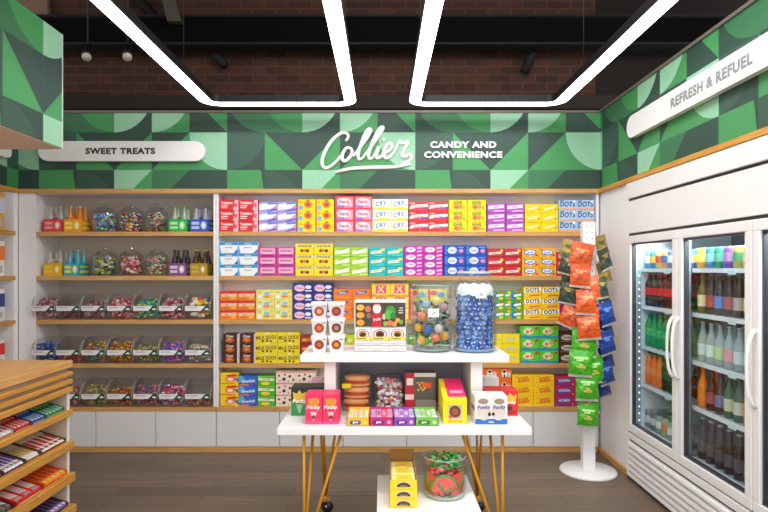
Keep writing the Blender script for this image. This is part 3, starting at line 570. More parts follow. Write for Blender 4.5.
for i, (x0, x1, sh, cols, words) in enumerate(JARS):
    Yc = YB + .13; r = (PX(x1, Yc) - PX(x0, Yc)) / 2; cx = (PX(x0, Yc) + PX(x1, Yc)) / 2; z = SH[sh] + .001; H = .16
    t = thing('candy_jar', f'round glass jar of {words} candy on the {SN[sh]}, left bay', 'jar', (cx, Yc, z), group='glass candy jars on the shelves')
    b = MB(); b.lathe([(r * .9, 0), (r, .012), (r, H), (r * .93, H + .02), (r * .66, H + .034), (r * .6, H + .042)], GLASS, 24, caps=False); b.mesh([(r * .9 * math.cos(k * .524), r * .9 * math.sin(k * .524), .0015) for k in range(12)], [tuple(range(12))], GLASS); b.build('jar_body', t)
    b = MB(); b.lathe([(r * .64, H + .043), (r * .64, H + .05), (r * .2, H + .056), (r * .12, H + .062), (r * .2, H + .078), (r * .1, H + .086)], GLASS, 16); b.build('jar_lid', t)
    R_ = r - .0215
    f = candy_fill(lambda x, y, zz: x * x + y * y < R_ * R_ and (x * x + y * y > (R_ * .55) ** 2 or zz > H - .04), (-R_, R_, -R_, R_, .014, H - .004), cols, 190, .0155, i)
    tag(f.build('candy_pieces', None, (cx, Yc, z)), f'{words} wrapped candies filling the jar on the {SN[sh]}', 'candy', kind='stuff')
# ------------------------------------------------------------------ clear bins in three rows
BX = [(31.5, 55.2), (56.2, 80.2), (81.2, 105.4), (106.8, 131.6), (133, 157.8), (158.8, 183), (184.8, 210.6)]
BC = [[(['#b04a6c', '#e8c8d0', '#883048', '#d890a8'], 'dusty pink'), (['#a86a70', '#703848', '#8a5058'], 'dark plum'), (['#b87888', '#88405c', '#c8b8c8'], 'mauve'), (['#e04c50', '#f4a8a0', '#f0d8d4', '#c83040'], 'bright red and pink'), (['#58b880', '#60a8c8', '#d8e068', '#389060'], 'green and aqua'), (['#d04068', '#f0a8b8', '#a83050', '#c8c8b0'], 'rose red'), (['#f0a020', '#f4d030', '#3868c0', '#e85828', '#f8f0e0'], 'large orange, yellow and blue')],
      [(['#2450a0', '#3060b8', '#80a8e0', '#183878'], 'royal blue'), (['#c83c48', '#883040', '#d8a060'], 'sparse red'), (['#e8a828', '#48a048', '#d83828', '#e8d048', '#3888c0'], 'yellow, green and red'), (['#e0a838', '#c87828', '#b84828', '#f0d068'], 'amber'), (['#a0a850', '#60783c', '#c8b870'], 'olive green'), (['#d848a8', '#5860d0', '#a848c0', '#f098c8', '#70a8e8'], 'pink and violet'), (['#d8d8cc', '#a8c8a0', '#c87878', '#e8e8e0'], 'pale mixed')],
      [(['#c8485c', '#986878', '#d8b8a8'], 'dull rose'), (['#b0b060', '#688048', '#d8c878', '#a87858'], 'green-gold'), (['#c88830', '#a86030', '#d8a850', '#b04030'], 'brown-gold'), (['#c06070', '#a0485c', '#7878a8', '#d8a0a0'], 'faded raspberry'), (['#e04080', '#f4f0f0', '#5050a8', '#f080a8', '#d83848'], 'pink and white'), (['#d8b838', '#a84868', '#784058'], 'few yellow')]]
BC[2].insert(2, (['#8a3048', '#c86070', '#503038'], 'x')); BC[2].pop(2)
BC[2] = [(['#7a5048', '#a87868'], 'hidden brown')] + BC[2]
LBL = mat('#ecebec', .5, noise=0)
for row in range(3):
    z = SH[2 + row] + .001
    for k, (x0, x1) in enumerate(BX):
        if row == 2 and k == 0: continue
        cols, words = BC[row][k]; Yf = YB - .045; X0_, X1_ = PX(x0, Yf) + .001, PX(x1, Yf) - .001; w = (X1_ - X0_) / 2; cx = (X0_ + X1_) / 2
        H = .205
        t = thing('candy_bin', f'clear scoop bin of {words} candy on the {["third", "fourth", "bottom"][row]} shelf, left bay', 'bin', (cx, Yf, z), group='clear acrylic scoop bins')
        # side profile (y back, z up): curved foot, label slope, hinged rounded lid
        prof = [(.055, 0), (.022, .02), (.004, .055), (0, .085), (.002, .125), (.016, .160), (.045, .188), (.085, H), (.24, H), (.24, 0)]
        b = MB(); n = len(prof)
        low = [prof[q] for q in (0, 1, 2, 3, 4)]
        vs = [(-w, *p) for p in low] + [(w, *p) for p in low]
        b.mesh(vs, [(q, q + 1, q + 6, q + 5) for q in range(4)], ACRY, True)
        for sx in (-w, w): b.poly([(sx, *p) for p in prof], ACRY)
        b.poly([(-w, .24, 0), (w, .24, 0), (w, .24, H), (-w, .24, H)], ACRY); b.poly([(-w, .055, .001), (w, .055, .001), (w, .24, .001), (-w, .24, .001)], ACRY)
        b.build('bin_body', t)
        b = MB(); up = prof[4:9]; e = .0015
        vs = [(-w + .002, p[0] - e, p[1] + e) for p in up] + [(w - .002, p[0] - e, p[1] + e) for p in up]
        b.mesh(vs, [(q, q + 1, q + 6, q + 5) for q in range(4)], ACRY, True)
        for sx in (-w, w):                                         # polished edge of the acrylic
            b.tube([(sx, p[0], p[1]) for p in prof[3:9]], .0022, mat('#b9b6b6', .15, noise=0), 5)
        b.build('bin_lid', t)
        b = MB(); b.box(-w + .003, w - .003, -.006, -.002, .075, .115, LBL)
        b.poly([(w * .25, -.0066, .075), (w - .003, -.0066, .075), (w - .003, -.0066, .1155), (w * .62, -.0066, .1155)], '#1d4a34')
        b.poly([(w * .55, -.0072, .083), (w * .9, -.0072, .083), (w * .8, -.0072, .099), (w * .62, -.0072, .095)], '#e8efe8')
        b.poly([(-w * .8, -.0066, .098), (w * .0, -.0066, .098), (w * .0, -.0066, .104), (-w * .8, -.0066, .104)], '#9a9a9a'); b.build('label_strip', t)
        top = .175 if words not in ('few yellow', 'sparse red', 'dark plum') else .07
        if words in ('olive green', 'brown-gold', 'pale mixed', 'mauve'): top = .15
        big = words.startswith('large'); rr = .026 if big else .0125; d = rr
        def tst(x, y, zz, top=top, d=d):
            if zz > top - .25 * (0.2 - y) * .0: return False
            # inside the profile with a margin
            fy = .055 - zz * 1.4 if zz < .03 else (.01 if zz < .13 else .01 + (zz - .13) * 1.1)
            return y > max(.004, fy) + d * 1.4 and y < .10
        f = candy_fill(tst, (-w + d * 1.7, w - d * 1.7, .018, .2, d + .004, top), cols, 45 if big else 260, rr, 100 + row * 10 + k)
        tag(f.build('candy_pieces', None, (cx, Yf, z)), f'{words} sweets inside the clear bin on the {["third", "fourth", "bottom"][row]} shelf', 'candy', kind='stuff')
# ------------------------------------------------------------------ left wall shelves (only their far end is seen)
t = thing('wall_shelving', 'side-wall shelving at the far left edge, seen end on', 'shelving', (XL, 4.2, 0))
b = MB(); b.box(-.37, 0, YB - 4.2 - .063, YB - 4.2 - .005, 0, FB - .034, WHITE); b.build('end_panel', t)
for z in SH[:4]:
    b = MB(); b.box(-.38, -.004, -.9, YB - 4.2 - .064, z - .03, z, mat('#d6c4ae')); b.box(-.004, .008, -.9, YB - 4.2 - .05, z - .034, z, WOODG); b.build('shelf_board', t)
b = MB(); b.box(-.38, -.372, -.9, YB - 4.2 - .07, .1, FB - .04, CREAMB); b.build('back_panel', t)
PK = [(0, '#d9d7ea', '#e8b048', 'lilac and cream', .30), (1, '#f08838', '#f6f2ec', 'orange and white', .28), (2, '#28448c', '#eef0f4', 'navy and white', .26), (3, '#e83828', '#f6f0ea', 'red and white', .22)]
for sh, c1, c2, words, h in PK:
    b = MB(); b.bbox(-.14, 0, -.17, 0, 0, h, c2, .004); b.box(-.1402, .0008, -.1702, .0002, h * .45, h * .86, c1); b.poly([(.0016, -.15, h * .1), (.0016, -.03, h * .1), (.0016, -.03, h * .3), (.0016, -.15, h * .3)], '#c8c0b8')
    tag(b.build('snack_box', None, (XL - .02, 4.69, SH[sh] + .001)), f'{words} snack box at the far left edge on the {SN[sh]}', 'snack box')
# ------------------------------------------------------------------ gondola, lower left
GX, GY = -1.737, 3.26
t = thing('gondola_shelf', 'honey wood display gondola with slatted top in the near left corner', 'display shelf', (GX, GY, 0))
def gz(y): return EYE - (y - CY) * GY / F
b = MB(); b.bbox(-.9, 0, -1.6, 0, gz(367), gz(360), WOODT, .003); b.build('top_board', t)
for a_, c_ in ((375, 371), (383, 378.5), (391.5, 386)):
    b = MB(); b.bbox(-.9, .0, -1.6, .002, gz(a_), gz(c_), WOODG, .003); b.build('slat_board', t)
b = MB(); b.box(-.88, -.022, -1.58, -.02, gz(385.8), gz(367.2), mat('#a89484', .6)); b.build('inner_core', t)
b = MB(); b.box(-.88, -.022, -.024, -.008, .0, gz(391.8), mat('#cbb8a2')); b.box(-.0219, -.016, -.025, -.007, .0, gz(391.8), WHITE); b.build('end_panel', t)
b = MB(); b.box(-.5, -.48, -1.58, -.025, .0, gz(391.8), mat('#c8b8a4')); b.build('back_panel', t)
TILT = R(17); LIPS = [(415, 409, .0), (448, 440, .008), (480, 471.5, .016), (511, 503, .022)]
shelf_y = []
for a_, c_, dx in LIPS:
    b = MB(); b.bbox(dx - .035, dx, -1.6, .002, gz(a_), gz(c_), WOODG, .004); L = .42; zt = gz(c_) - .014
    b.prism([(-.03 + dx, zt - .012), (-.03 + dx, zt), (-.03 + dx - L * math.cos(TILT), zt + L * math.sin(TILT)), (-.03 + dx - L * math.cos(TILT), zt + L * math.sin(TILT) - .012)], mat('#c9a676'), 'y', -1.58, -.026)
    b.build('sloped_shelf', t); shelf_y.append((GX + dx - .036, zt))
def on_slope(k, s, y):                                               # point on shelf k, s metres up the slope from the lip
    x, z = shelf_y[k]; return (x - s * math.cos(TILT), y, z + s * math.sin(TILT) + .0008 + .0)
def bar_mesh(w, l, h, c1, c2, c3):                                   # wrapped bar: length up the slope (local -x), width y
    b = MB(); b.bbox(-l, 0, -w / 2, w / 2, 0, h, c1, h * .28); b.poly([(-l * .75, -w * .36, h + .0005), (-l * .25, -w * .36, h + .0005), (-l * .2, w * .36, h + .0005), (-l * .7, w * .36, h + .0005)], c2)
    b.poly([(-l * .18, -w * .36, h + .0005), (-l * .06, -w * .36, h + .0005), (-l * .06, w * .36, h + .0005), (-l * .16, w * .36, h + .0005)], c3); b.poly([(.0005, -w * .35, h * .3), (.0005, w * .35, h * .3), (.0005, w * .35, h * .7), (.0005, -w * .35, h * .7)], c2)
    return b.data('candy_bar')
GS = [ # shelf, y from, y to, n bars per row, rows, box colour, bar colours, words
 (0, 3.228, 3.055, 5, 2, '#147a3c', ('#178a48', '#8ad0b0', '#e8f4ec'), 'green'),
 (0, 3.045, 2.93, 4, 2, '#1c48a0', ('#2458b8', '#a8c4ec', '#e8eefc'), 'blue'),
 (0, 2.92, 2.79, 4, 2, '#a81c24', ('#c82c30', '#f09c98', '#fbe8e4'), 'red'),
 (0, 2.78, 2.64, 4, 2, '#c8bcbc', ('#f2eef0', '#c05870', '#d8ccd4'), 'white and pink'),
 (0, 2.63, 2.45, 5, 2, '#5cb8d0', ('#68c0dc', '#2c7ca0', '#e8f6fa'), 'light blue'),
 (1, 3.228, 3.00, 5, 1, '#4a3428', ('#f2e4d8', '#c83838', '#8a5a40'), 'cream and red'),
 (1, 2.99, 2.87, 4, 1, '#5a4a38', ('#e8dcd0', '#c8a058', '#f8f4f0'), 'cream and gold'),
 (1, 2.86, 2.70, 5, 1, '#40303c', ('#f0ecf4', '#6c3c88', '#a89088'), 'white and purple'),
 (1, 2.69, 2.50, 5, 1, '#3a2c24', ('#e0d4c8', '#5c3c30', '#f8f8f0'), 'white and brown'),
 (1, 2.49, 2.36, 4, 1, '#1c6c34', ('#bfe0c0', '#48a060', '#e8f4e4'), 'pale green'),
 (2, 3.228, 3.02, 5, 1, '#e8701c', ('#f0921c', '#d83c20', '#f8d060'), 'orange'),
 (2, 3.00, 2.78, 3, 1, '#c8141c', ('#d81c24', '#f0d8d0', '#a8a8a8'), 'bright red'),
 (2, 2.76, 2.55, 6, 1, '#30241f', ('#4c3c38', '#d8d0cc', '#8a7870'), 'dark brown'),
 (2, 2.54, 2.35, 5, 1, '#e0dcdc', ('#f4f2f2', '#282828', '#d8d4d4'), 'white and black'),
 (3, 3.228, 3.05, 5, 1, '#3a2030', ('#8868a8', '#3c2034', '#e8dcf0'), 'violet'),
 (3, 3.04, 2.86, 5, 1, '#5a3428', ('#b898c0', '#7a4434', '#e8a040'), 'mauve and brown'),
 (3, 2.85, 2.7, 5, 1, '#b03c18', ('#e0481c', '#f8c030', '#80201c'), 'orange-red')]
SW = ['top', 'second', 'third', 'lowest']
for k, y1, y0, n, rows, cb, cc, words in GS:
    L = .15 if rows == 2 else .16; tray_l = L * 1.04 + .006 if rows == 1 else 2 * .075 + .014
    x, y, z = on_slope(k, 0, (y0 + y1) / 2); hw = (y1 - y0) / 2
    th = .032
    b = MB()
    for q in ((-tray_l, 0, -hw, hw, 0, .002), (-.002, 0, -hw, hw, .002, th * .75), (-tray_l, -tray_l + .002, -hw, hw, .002, th + .004), (-tray_l + .002, -.002, -hw, -hw + .002, .002, th), (-tray_l + .002, -.002, hw - .002, hw, .002, th)): b.box(*q, cb)
    front_art(b, [rc(.1, .9, .25, .75, cc[1])], -hw, hw, .002, th * .75, 0, place=lambda a, zz, e: (e, a, zz))
    tag(b.build('display_tray', None, (x, y, z), (0, TILT, 0)), f'{words} cardboard candy tray on the {SW[k]} sloped shelf of the left gondola', 'tray', 'candy trays on the gondola')
    bl = (tray_l - .008) / rows; bw = (2 * hw - .006) / n; me = bar_mesh(bw - .0015, bl - .002, th - .005, *cc)
    M = Matrix.Rotation(TILT, 3, 'Y')
    for r_ in range(rows):
        for i in range(n):
            off = M @ Vector((-.004 - r_ * bl, -hw + .003 + bw * (i + .5), .0026))
            if rows == 2: lab = f'{words} gum pack in the {"front" if r_ == 0 else "back"} row of its tray, left gondola'
            else: lab = f'{words} wrapped bar in its tray on the {SW[k]} gondola shelf'
            inst('gum_pack' if rows == 2 else 'candy_bar', me, (x + off.x, y + off.y, z + off.z), lab, 'gum' if rows == 2 else 'candy bar', f'{words} {"gum packs" if rows == 2 else "bars"} on the {SW[k]} gondola shelf' + (' front' if r_ == 0 and rows == 2 else ''), rot=(0, TILT, 0))
# ------------------------------------------------------------------ drinks cooler on the right wall
FX = 1.80; CYS = [4.266, 3.545, 2.824, 2.10]; ZT, ZBt = 1.765, .345
CW = mat('#f0eeee', .35, noise=.01); CI = mat('#e4f2f6', .4, noise=.02)
t = thing('drinks_cooler', 'long white upright drinks cooler with glass doors along right wall', 'cooler', (FX, 3.2, 0)); oy = 3.2
def cb_(x0, x1, y0, y1, z0, z1, m, name, bev=None):
    b = MB(); (b.bbox(x0, x1, y0 - oy, y1 - oy, z0, z1, m, bev) if bev else b.box(x0, x1, y0 - oy, y1 - oy, z0, z1, m)); return b.build(name, t)
cb_(.012, .80, 2.09, 4.272, 1.785, 2.022, CW, 'header_panel', .003)
cb_(.02, .80, 2.09, 4.272, 1.768, 1.784, mat('#2a2625'), 'shadow_gap')
cb_(.0, .80, 1.0, 4.272, 2.038, FB - .036, CW, 'upper_fascia', .002)
cb_(.02, .80, 1.0, 4.272, 2.023, 2.037, mat('#1c1a1a'), 'vent_slot')
cb_(.74, .80, 2.09, 4.272, .335, 1.767, mat('#56636a'), 'back_wall')
cb_(.05, .74, 4.222, 4.272, .335, 1.767, CI, 'inner_side_wall'); cb_(.05, .74, 2.09, 2.13, .335, 1.767, CI, 'inner_side_wall')
cb_(.052, .739, 2.131, 4.221, .335, .36, mat('#4c5458'), 'inner_floor')
b = MB(); b.box(.02, .80, 2.09 - oy, 4.272 - oy, .0, .333, mat('#3f3c3b')); b.bbox(.0, .019, 2.09 - oy, 4.272 - oy, .29, .335, CW, .003); b.bbox(.0, .019, 4.235 - oy, 4.272 - oy, .02, .289, CW, .003)
for k in range(6):
    z0 = .03 + k * .043
    b.prism([(-.014, z0), (-.012, z0 + .018), (.012, z0 + .026), (.019, z0 + .026), (.019, z0)], CW, 'y', 2.10 - oy, 4.23 - oy)
b.build('base_grille', t)
for i in (1, 2):
    yy = CYS[i]; cb_(.05, .082, yy - .018, yy + .018, .361, 1.767, mat('#3c4046', .3), 'door_post')
CSH = [1.53, 1.262, .973, .70, .39]
for d in range(3):
    for z in CSH:
        b = MB(); y0, y1 = CYS[d + 1] + .022 - oy, CYS[d] - (.052 if d == 0 else .022) - oy
        b.box(.084, .092, y0, y1, z - .026, z - .001, mat('#e6f0f2', .4)); b.box(.092, .70, y0, y1, z - .012, z - .002, mat('#a9bcc4', .4))
        mid = (y0 + y1) / 2; b.box(.080, .084, mid - .1, mid - .03, z - .036, z - .004, mat('#d4ecec')); b.box(.7, .739, y0, y0 + .02, z - .012, z - .002, CI); b.build('wire_shelf', t)
LEDC = mat('#e6f6ff', .4, 0, 0, 1.0)
for y_, xx in ((4.2205, .07), (3.526, .066), (2.805, .066)):
    b = MB(); b.box(xx - .012, xx + .012, y_ - .004 - oy, y_ - .0005 - oy, .39, 1.74, mat('#8fa5b4', .3))
    for q in range(26 if y_ > 4 else 0): b.box(xx - .005, xx + .005, y_ - .0065 - oy, y_ - .004 - oy, .42 + q * .05, .434 + q * .05, LEDC)
    b.build('light_strip', t)
def door(k):
    y1, y0 = CYS[k] - .003 - oy, CYS[k + 1] + .003 - oy; f = .055
    b = MB()
    b.bbox(0, .045, y0, y1, ZT - f, ZT, CW, .004); b.bbox(0, .045, y0, y1, ZBt, ZBt + f, CW, .004)
    b.bbox(0, .045, y0, y0 + f, ZBt + f, ZT - f, CW, .004); b.bbox(0, .045, y1 - f, y1, ZBt + f, ZT - f, CW, .004)
    fr = b.build('door', t)
    b = MB(); g = mat('#3b3a3e', .4)
    for q in ((y0 + f, y1 - f, ZT - f - .012, ZT - f), (y0 + f, y1 - f, ZBt + f, ZBt + f + .012), (y0 + f, y0 + f + .012, ZBt + f, ZT - f), (y1 - f - .012, y1 - f, ZBt + f, ZT - f)): b.box(.014, .040, *q, g)
    b.build('gasket', fr)
    b = MB(); b.box(.02, .026, y0 + f + .001, y1 - f - .001, ZBt + f + .001, ZT - f - .001, glass('door_glass', (.95, .97, .98), refl=.07)); b.build('glass_pane', fr)
    hy = y0 + .028 if k == 0 else y1 - .028
    b = MB(); zz = [.86, .88, .92, .98, 1.045, 1.11, 1.17, 1.21, 1.23]; xx = [-.003, -.022, -.035, -.042, -.044, -.042, -.035, -.022, -.003]
    b.tube([(x, hy, z) for x, z in zip(xx, zz)], [.012, .011, .0095, .0085, .008, .0085, .0095, .011, .012], mat('#f2f0f0', .3), 8); b.build('door_handle', fr)
for k in range(3): door(k)
for d in range(3):
    yc = (CYS[d] + CYS[d + 1]) / 2
    area('cooler_light', (FX + .12, yc, 1.75), .06, .55, 6.5, (0, R(18), 0), (.82, .95, 1))
# bottles and cans in the cooler
def can_mesh(c1, c2):
    out = []; r = .033; h = .122
    b = MB(); b.lathe([(r * .8, 0), (r, .008), (r, h - .012), (r * .82, h - .002)], c1, 14); out.append(('can_body', b.data('can_body')))
    b = MB(); b.lathe([(r * .82, h - .0018), (r * .84, h), (r * .78, h)], CHROME, 14); out.append(('can_lid', b.data('can_lid')))
    b = MB(); b.lathe([(r * 1.01, h * .3), (r * 1.01, h * .7)], c2, 14, caps=False); out.append(('printed_band', b.data('printed_band'))); return out
def pet_mesh(liq, cap, lab, h=.235, r=.032):
    out = []
    b = MB(); b.lathe([(r * .75, 0), (r, .012), (r * .98, h * .3), (r * .9, h * .42), (r, h * .55), (r * .95, h * .68), (r * .45, h * .86), (r * .4, h * .92)], liq, 14); out.append(('plastic_body', b.data('plastic_body')))
    b = MB(); b.lathe([(r * .47, h * .92), (r * .47, h)], cap, 12); out.append(('bottle_cap', b.data('bottle_cap')))
    b = MB(); b.lathe([(r * 1.03, h * .34), (r * .95, h * .44), (r * 1.02, h * .56)], lab, 14, caps=False); out.append(('paper_label', b.data('paper_label'))); return out
L = liquid; COLA = L('cola', '#2a1410', .95); 
D1 = [(0, 'glassy', [('#58a8d0', '#f0f0e8', 'pale blue'), ('#3880b8', '#f0c040', 'blue and yellow'), ('#c8b068', '#d86038', 'tan and orange'), ('#d89048', '#3868a0', 'orange and blue'), ('#506890', '#e8e8f0', 'slate blue')]),
      (1, 'coke', None), (2, 'green', None), (3, 'mix', None), (4, 'can', [('#707c88', '#c8d0d8', 'grey'), ('#586470', '#b8c8c8', 'dark grey'), ('#88a090', '#e0e8e0', 'grey green'), ('#a8b080', '#e08850', 'olive and orange'), ('#98a8a0', '#e8ece8', 'silver')])]
def row_y(d, n):
    p = .082 if d == 0 else .089
    return [CYS[d] - (.088 if d == 0 else .062) - p * i for i in range(n)]
NTH = ['first', 'second', 'third', 'fourth', 'fifth', 'sixth', 'seventh']
for back in (0, 1):
    bx_ = FX + .130 + back * .085; bw = 'front' if not back else 'back'
    for sh in range(5):
        n = 7; z = CSH[sh]
        for i, y in enumerate(row_y(0, n)):
            nth = NTH[i]
            if sh == 0: c1, c2, wd = D1[0][2][i % 5]; p = can_mesh(c1, c2); nme = 'drink_can'; wd += ' can'
            elif sh == 1: p = pet_mesh(COLA, '#c81c24', '#d01c28'); nme = 'soda_bottle'; wd = 'red-labelled cola bottle'
            elif sh == 2: p = pet_mesh(L('lime', '#18a050', .85), '#20a858', '#38b868'); nme = 'soda_bottle'; wd = 'green soda bottle'
            elif sh == 3:
                p = pet_mesh(L('orange', '#f07818', .95) if i < 3 else COLA, '#28a048', '#f08c30' if i < 3 else '#304838'); nme = 'soda_bottle'; wd = 'orange soda bottle' if i < 3 else 'dark green-capped soda bottle'
            else: c1, c2, wd = D1[4][2][i % 5]; p = can_mesh(c1, c2); nme = 'drink_can'; wd += ' can'
            make_bottle(p, (bx_, y, z), f'{wd}, {nth} from the left in {bw} row, {SN[sh].replace("bottom", "lowest")}, far cooler door', f'drinks on the {SN[sh]} behind the far cooler door', nme, 'can' if 'can' in nme else 'bottle')
    C2 = [('#d8a030', '#e8d870', 'yellow'), ('#2878a0', '#90c8d8', 'blue'), ('#208058', '#70c0a0', 'green'), ('#6a3888', '#b888c8', 'purple'), ('#a8a040', '#58a068', 'olive')]
    Bt = [('#7a5c20', '#e8d8a8', 'pale-labelled amber'), ('#3a1814', '#b84040', 'red-labelled dark'), ('#2c2430', '#5080d0', 'blue-labelled dark'), ('#301818', '#a85050', 'dull red-labelled'), ('#2c1c1c', '#b0a8a0', 'grey-labelled brown')]
    for sh in range(5):
        z = CSH[sh]; n = 7
        for i, y in enumerate(row_y(1, n)):
            nth = NTH[i]; j = i % 5
            if sh == 0: p = can_mesh(C2[j][0], C2[j][1]); nme, wd = 'drink_can', C2[j][2] + ' can'
            elif sh == 1: p = bottle_mesh(.235, .031, L('b' + Bt[j][0], Bt[j][0], .92), '#b8a890', Bt[j][1]); nme, wd = 'soda_bottle', Bt[j][2] + ' bottle'
            elif sh == 2: p = bottle_mesh(.235, .031, L('clearsoda', '#c8dcdc', .5), '#c0c4c0', ['#c8e0e4', '#d8ece8', '#b8d890', '#e0a0a8', '#d0e0e0'][j]); nme, wd = 'soda_bottle', 'clear pale bottle'
            elif sh == 3:
                cc = ['#f08c18', '#33140f', '#33140f', '#1c5c34', '#245c40'][j]; p = bottle_mesh(.235, .031, L('s' + cc, cc, .93), ['#e8a030', '#b82828', '#a82828', '#208848', '#28784c'][j], ['#e89020', '#a04848', '#6870a0', '#c8d0b0', '#d0d4c0'][j]); nme, wd = 'soda_bottle', ['orange soda bottle', 'cola bottle', 'cola bottle', 'green glass bottle', 'green glass bottle'][j]
            else: p = bottle_mesh(.245, .031, L('brown', '#3a2c2a', .85), '#c0b8b0', '#5c5458'); nme, wd = 'soda_bottle', 'dark brown bottle'
            make_bottle(p, (bx_, y, z), f'{wd}, {nth} from the left in {bw} row, {SN[sh].replace("bottom", "lowest")}, middle cooler door', f'drinks on the {SN[sh]} behind the middle cooler door', nme, 'can' if 'can' in nme else 'bottle')
# ------------------------------------------------------------------ rack of snack bags
RY = 4.36; RX = PX(588, RY)
t = thing('snack_rack', 'white floor-standing peg rack with round base, hung with snack bags', 'rack', (RX, RY, 0))
b = MB(); b.lathe([(.205, 0), (.208, .008), (.200, .022), (.06, .028)], WHITE2, 48); b.build('round_base', t)
b = MB(); b.bbox(-.046, .046, -.03, .03, .026, PZ(222, RY), WHITE2, .004)
for k in range(30):
    z = .45 + k * .048
    if z < 1.86:
        for sx in (-.02, .02): b.poly([(sx - .003, -.0305, z), (sx + .003, -.0305, z), (sx + .003, -.0305, z + .01), (sx - .003, -.0305, z + .01)], '#77706c')
b.build('pole', t)
BAGM = {}
def foil(c1):
    k = 'foil' + c1
    if k in MC: return MC[k]
    m = mat(c1, .3, noise=.15).copy(); nt = m.node_tree; n = nt.nodes.new('ShaderNodeTexNoise'); n.inputs['Scale'].default_value = 28; n.inputs['Detail'].default_value = 2
    tc = nt.nodes.new('ShaderNodeTexCoord'); bp = nt.nodes.new('ShaderNodeBump'); bp.inputs['Strength'].default_value = .8; bp.inputs['Distance'].default_value = .02
    nt.links.new(tc.outputs['Object'], n.inputs['Vector']); nt.links.new(n.outputs[0], bp.inputs['Height']); nt.links.new(bp.outputs[0], nt.nodes['Principled BSDF'].inputs['Normal'])
    MC[k] = m; return m
def bag_mesh(c1, c2, c3, w=.155, h=.185, d=.045):
    key = (c1, c2, w, h)
    if key in BAGM: return BAGM[key]
    m = foil(c1); b = MB(); nx, nz = 10, 12; rnd = random.Random(len(BAGM) + 3)
    for sgn in (-1, 1):
        vs = []
        for iz in range(nz + 1):
            v = iz / nz
            for ix in range(nx + 1):
                u = ix / nx; bul = (max(0, math.sin(math.pi * u)) ** .6) * (max(0, math.sin(math.pi * min(1, max(0, (v - .08) / .84)))) ** .6)
                wob = (.004 * math.sin(9 * u + 11 * v + len(BAGM)) + .0025 * math.sin(23 * u - 17 * v)) * bul
                pin = 1 - .05 * math.sin(math.pi * v)
                vs.append(((u - .5) * w * pin, sgn * (d / 2 * bul + wob + .0006), -h + v * h))
        fs = [(iz * (nx + 1) + ix, iz * (nx + 1) + ix + 1, (iz + 1) * (nx + 1) + ix + 1, (iz + 1) * (nx + 1) + ix) for iz in range(nz) for ix in range(nx)]
        k0 = len(b.v); b.mesh(vs, fs, m, True)
        for q, f in enumerate(fs):
            iz, ix = divmod(q, nx); idx = len(b.m) - len(fs) + q
            if (iz == 8 and 1 < ix < 8) or (iz == 7 and 2 < ix < 6): b.m[idx] = b.mi(foil(c2))
            elif (iz == 4 and 2 < ix < 7) or (iz == 5 and 3 < ix < 6): b.m[idx] = b.mi(foil(c3))
            elif iz in (0, nz - 1): b.m[idx] = b.mi(mat('#aaa59c', .3) if iz == 0 else m)
    BAGM[key] = b.data('foil_body'); return BAGM[key]
OR = ('#d4561c', '#e8905c', '#b84018'); GN = ('#43a51c', '#b0e088', '#c8b84c'); BL = ('#1c3c88', '#5c84c0', '#28509c'); DK = ('#3c4436', '#a8903c', '#28343c'); YG = ('#a08c34', '#505c38', '#c8b458')
BAGS = [ # px x, px top y, colours, yaw, roll, y offset from pole, scale, words
 (584, 243, OR, -8, 12, -.10, 1.12), (581, 264, OR, -4, 5, -.13, 1.02), (589, 276, OR, 10, -4, -.09, 1.05), (586, 290, OR, 6, 3, -.125, 1.08), (590, 303, OR, 4, 4, -.085, 1.05), (587, 314, OR, -5, -5, -.13, 1.12),
 (575, 306, OR, -20, 24, -.07, 1.0),
 (585, 328, GN, -6, 5, -.10, 1.25), (581, 350, GN, -8, 3, -.13, 1.15), (592, 356, GN, 14, -4, -.09, 1.2), (587, 374, GN, 0, 2, -.13, 1.15), (587, 388, GN, 4, -3, -.10, 1.12), (588, 403, GN, -3, 3, -.13, 1.05),
 (599, 236, YG, 30, -16, .03, .9), (602, 249, DK, 34, -18, .0, .95), (602, 262, YG, 28, -10, .04, .95), (600, 277, DK, 32, -5, .0, .95), (602, 290, DK, 30, -14, .04, .9),
 (604, 302, BL, 28, -12, .0, 1.05), (603, 317, BL, 30, -12, .04, 1.05), (604, 331, BL, 25, -12, -.01, 1.05), (604, 346, BL, 30, -9, .03, 1.05), (604, 361, BL, 28, -9, -.01, 1.05), (602, 376, BL, 30, -8, .03, .95),
 (572, 240, YG, -30, 12, .03, .9), (572, 254, DK, -28, 14, .0, .95), (572, 268, DK, -34, 8, .04, .95), (571, 283, DK, -30, 10, .0, .95), (573, 298, DK, -30, 6, .04, .9)]
cn = {}; NTH9 = NTH + ['eighth', 'ninth']
CNM = {OR: 'orange', GN: 'bright green', BL: 'dark blue', DK: 'dark olive', YG: 'yellow-olive'}
BAGS = [(*q[:5], q[5] if q[5] < -.06 else (.06 if q[5] > .02 else -.056), q[6]) for q in BAGS]
for i, (px, py, cs, yaw, roll, dy, sc) in enumerate(BAGS):
    side = 'front' if dy < -.06 else ('right side' if px > 590 else 'left side')
    k = (CNM[cs], side); cn[k] = cn.get(k, 0) + 1; Yb = RY + dy
    if dy > -.05 and abs(yaw) > 45: off = 0
    t = thing('snack_bag', f'{CNM[cs]} snack bag, {NTH9[cn[k]-1]} down of its colour, rack {side}', 'snack bag', (PX(px, Yb), Yb, PZ(py, Yb)), 0, f'snack bags on the peg rack')
    t.rotation_euler = (R(-6), R(roll), R(yaw)); t.scale = (sc * .95, sc * .9, sc * .92)
    inst('foil_body', bag_mesh(*cs), (0, 0, 0), parent=t)
rk = [o for o in S.objects if o.name == 'snack_rack'][0]
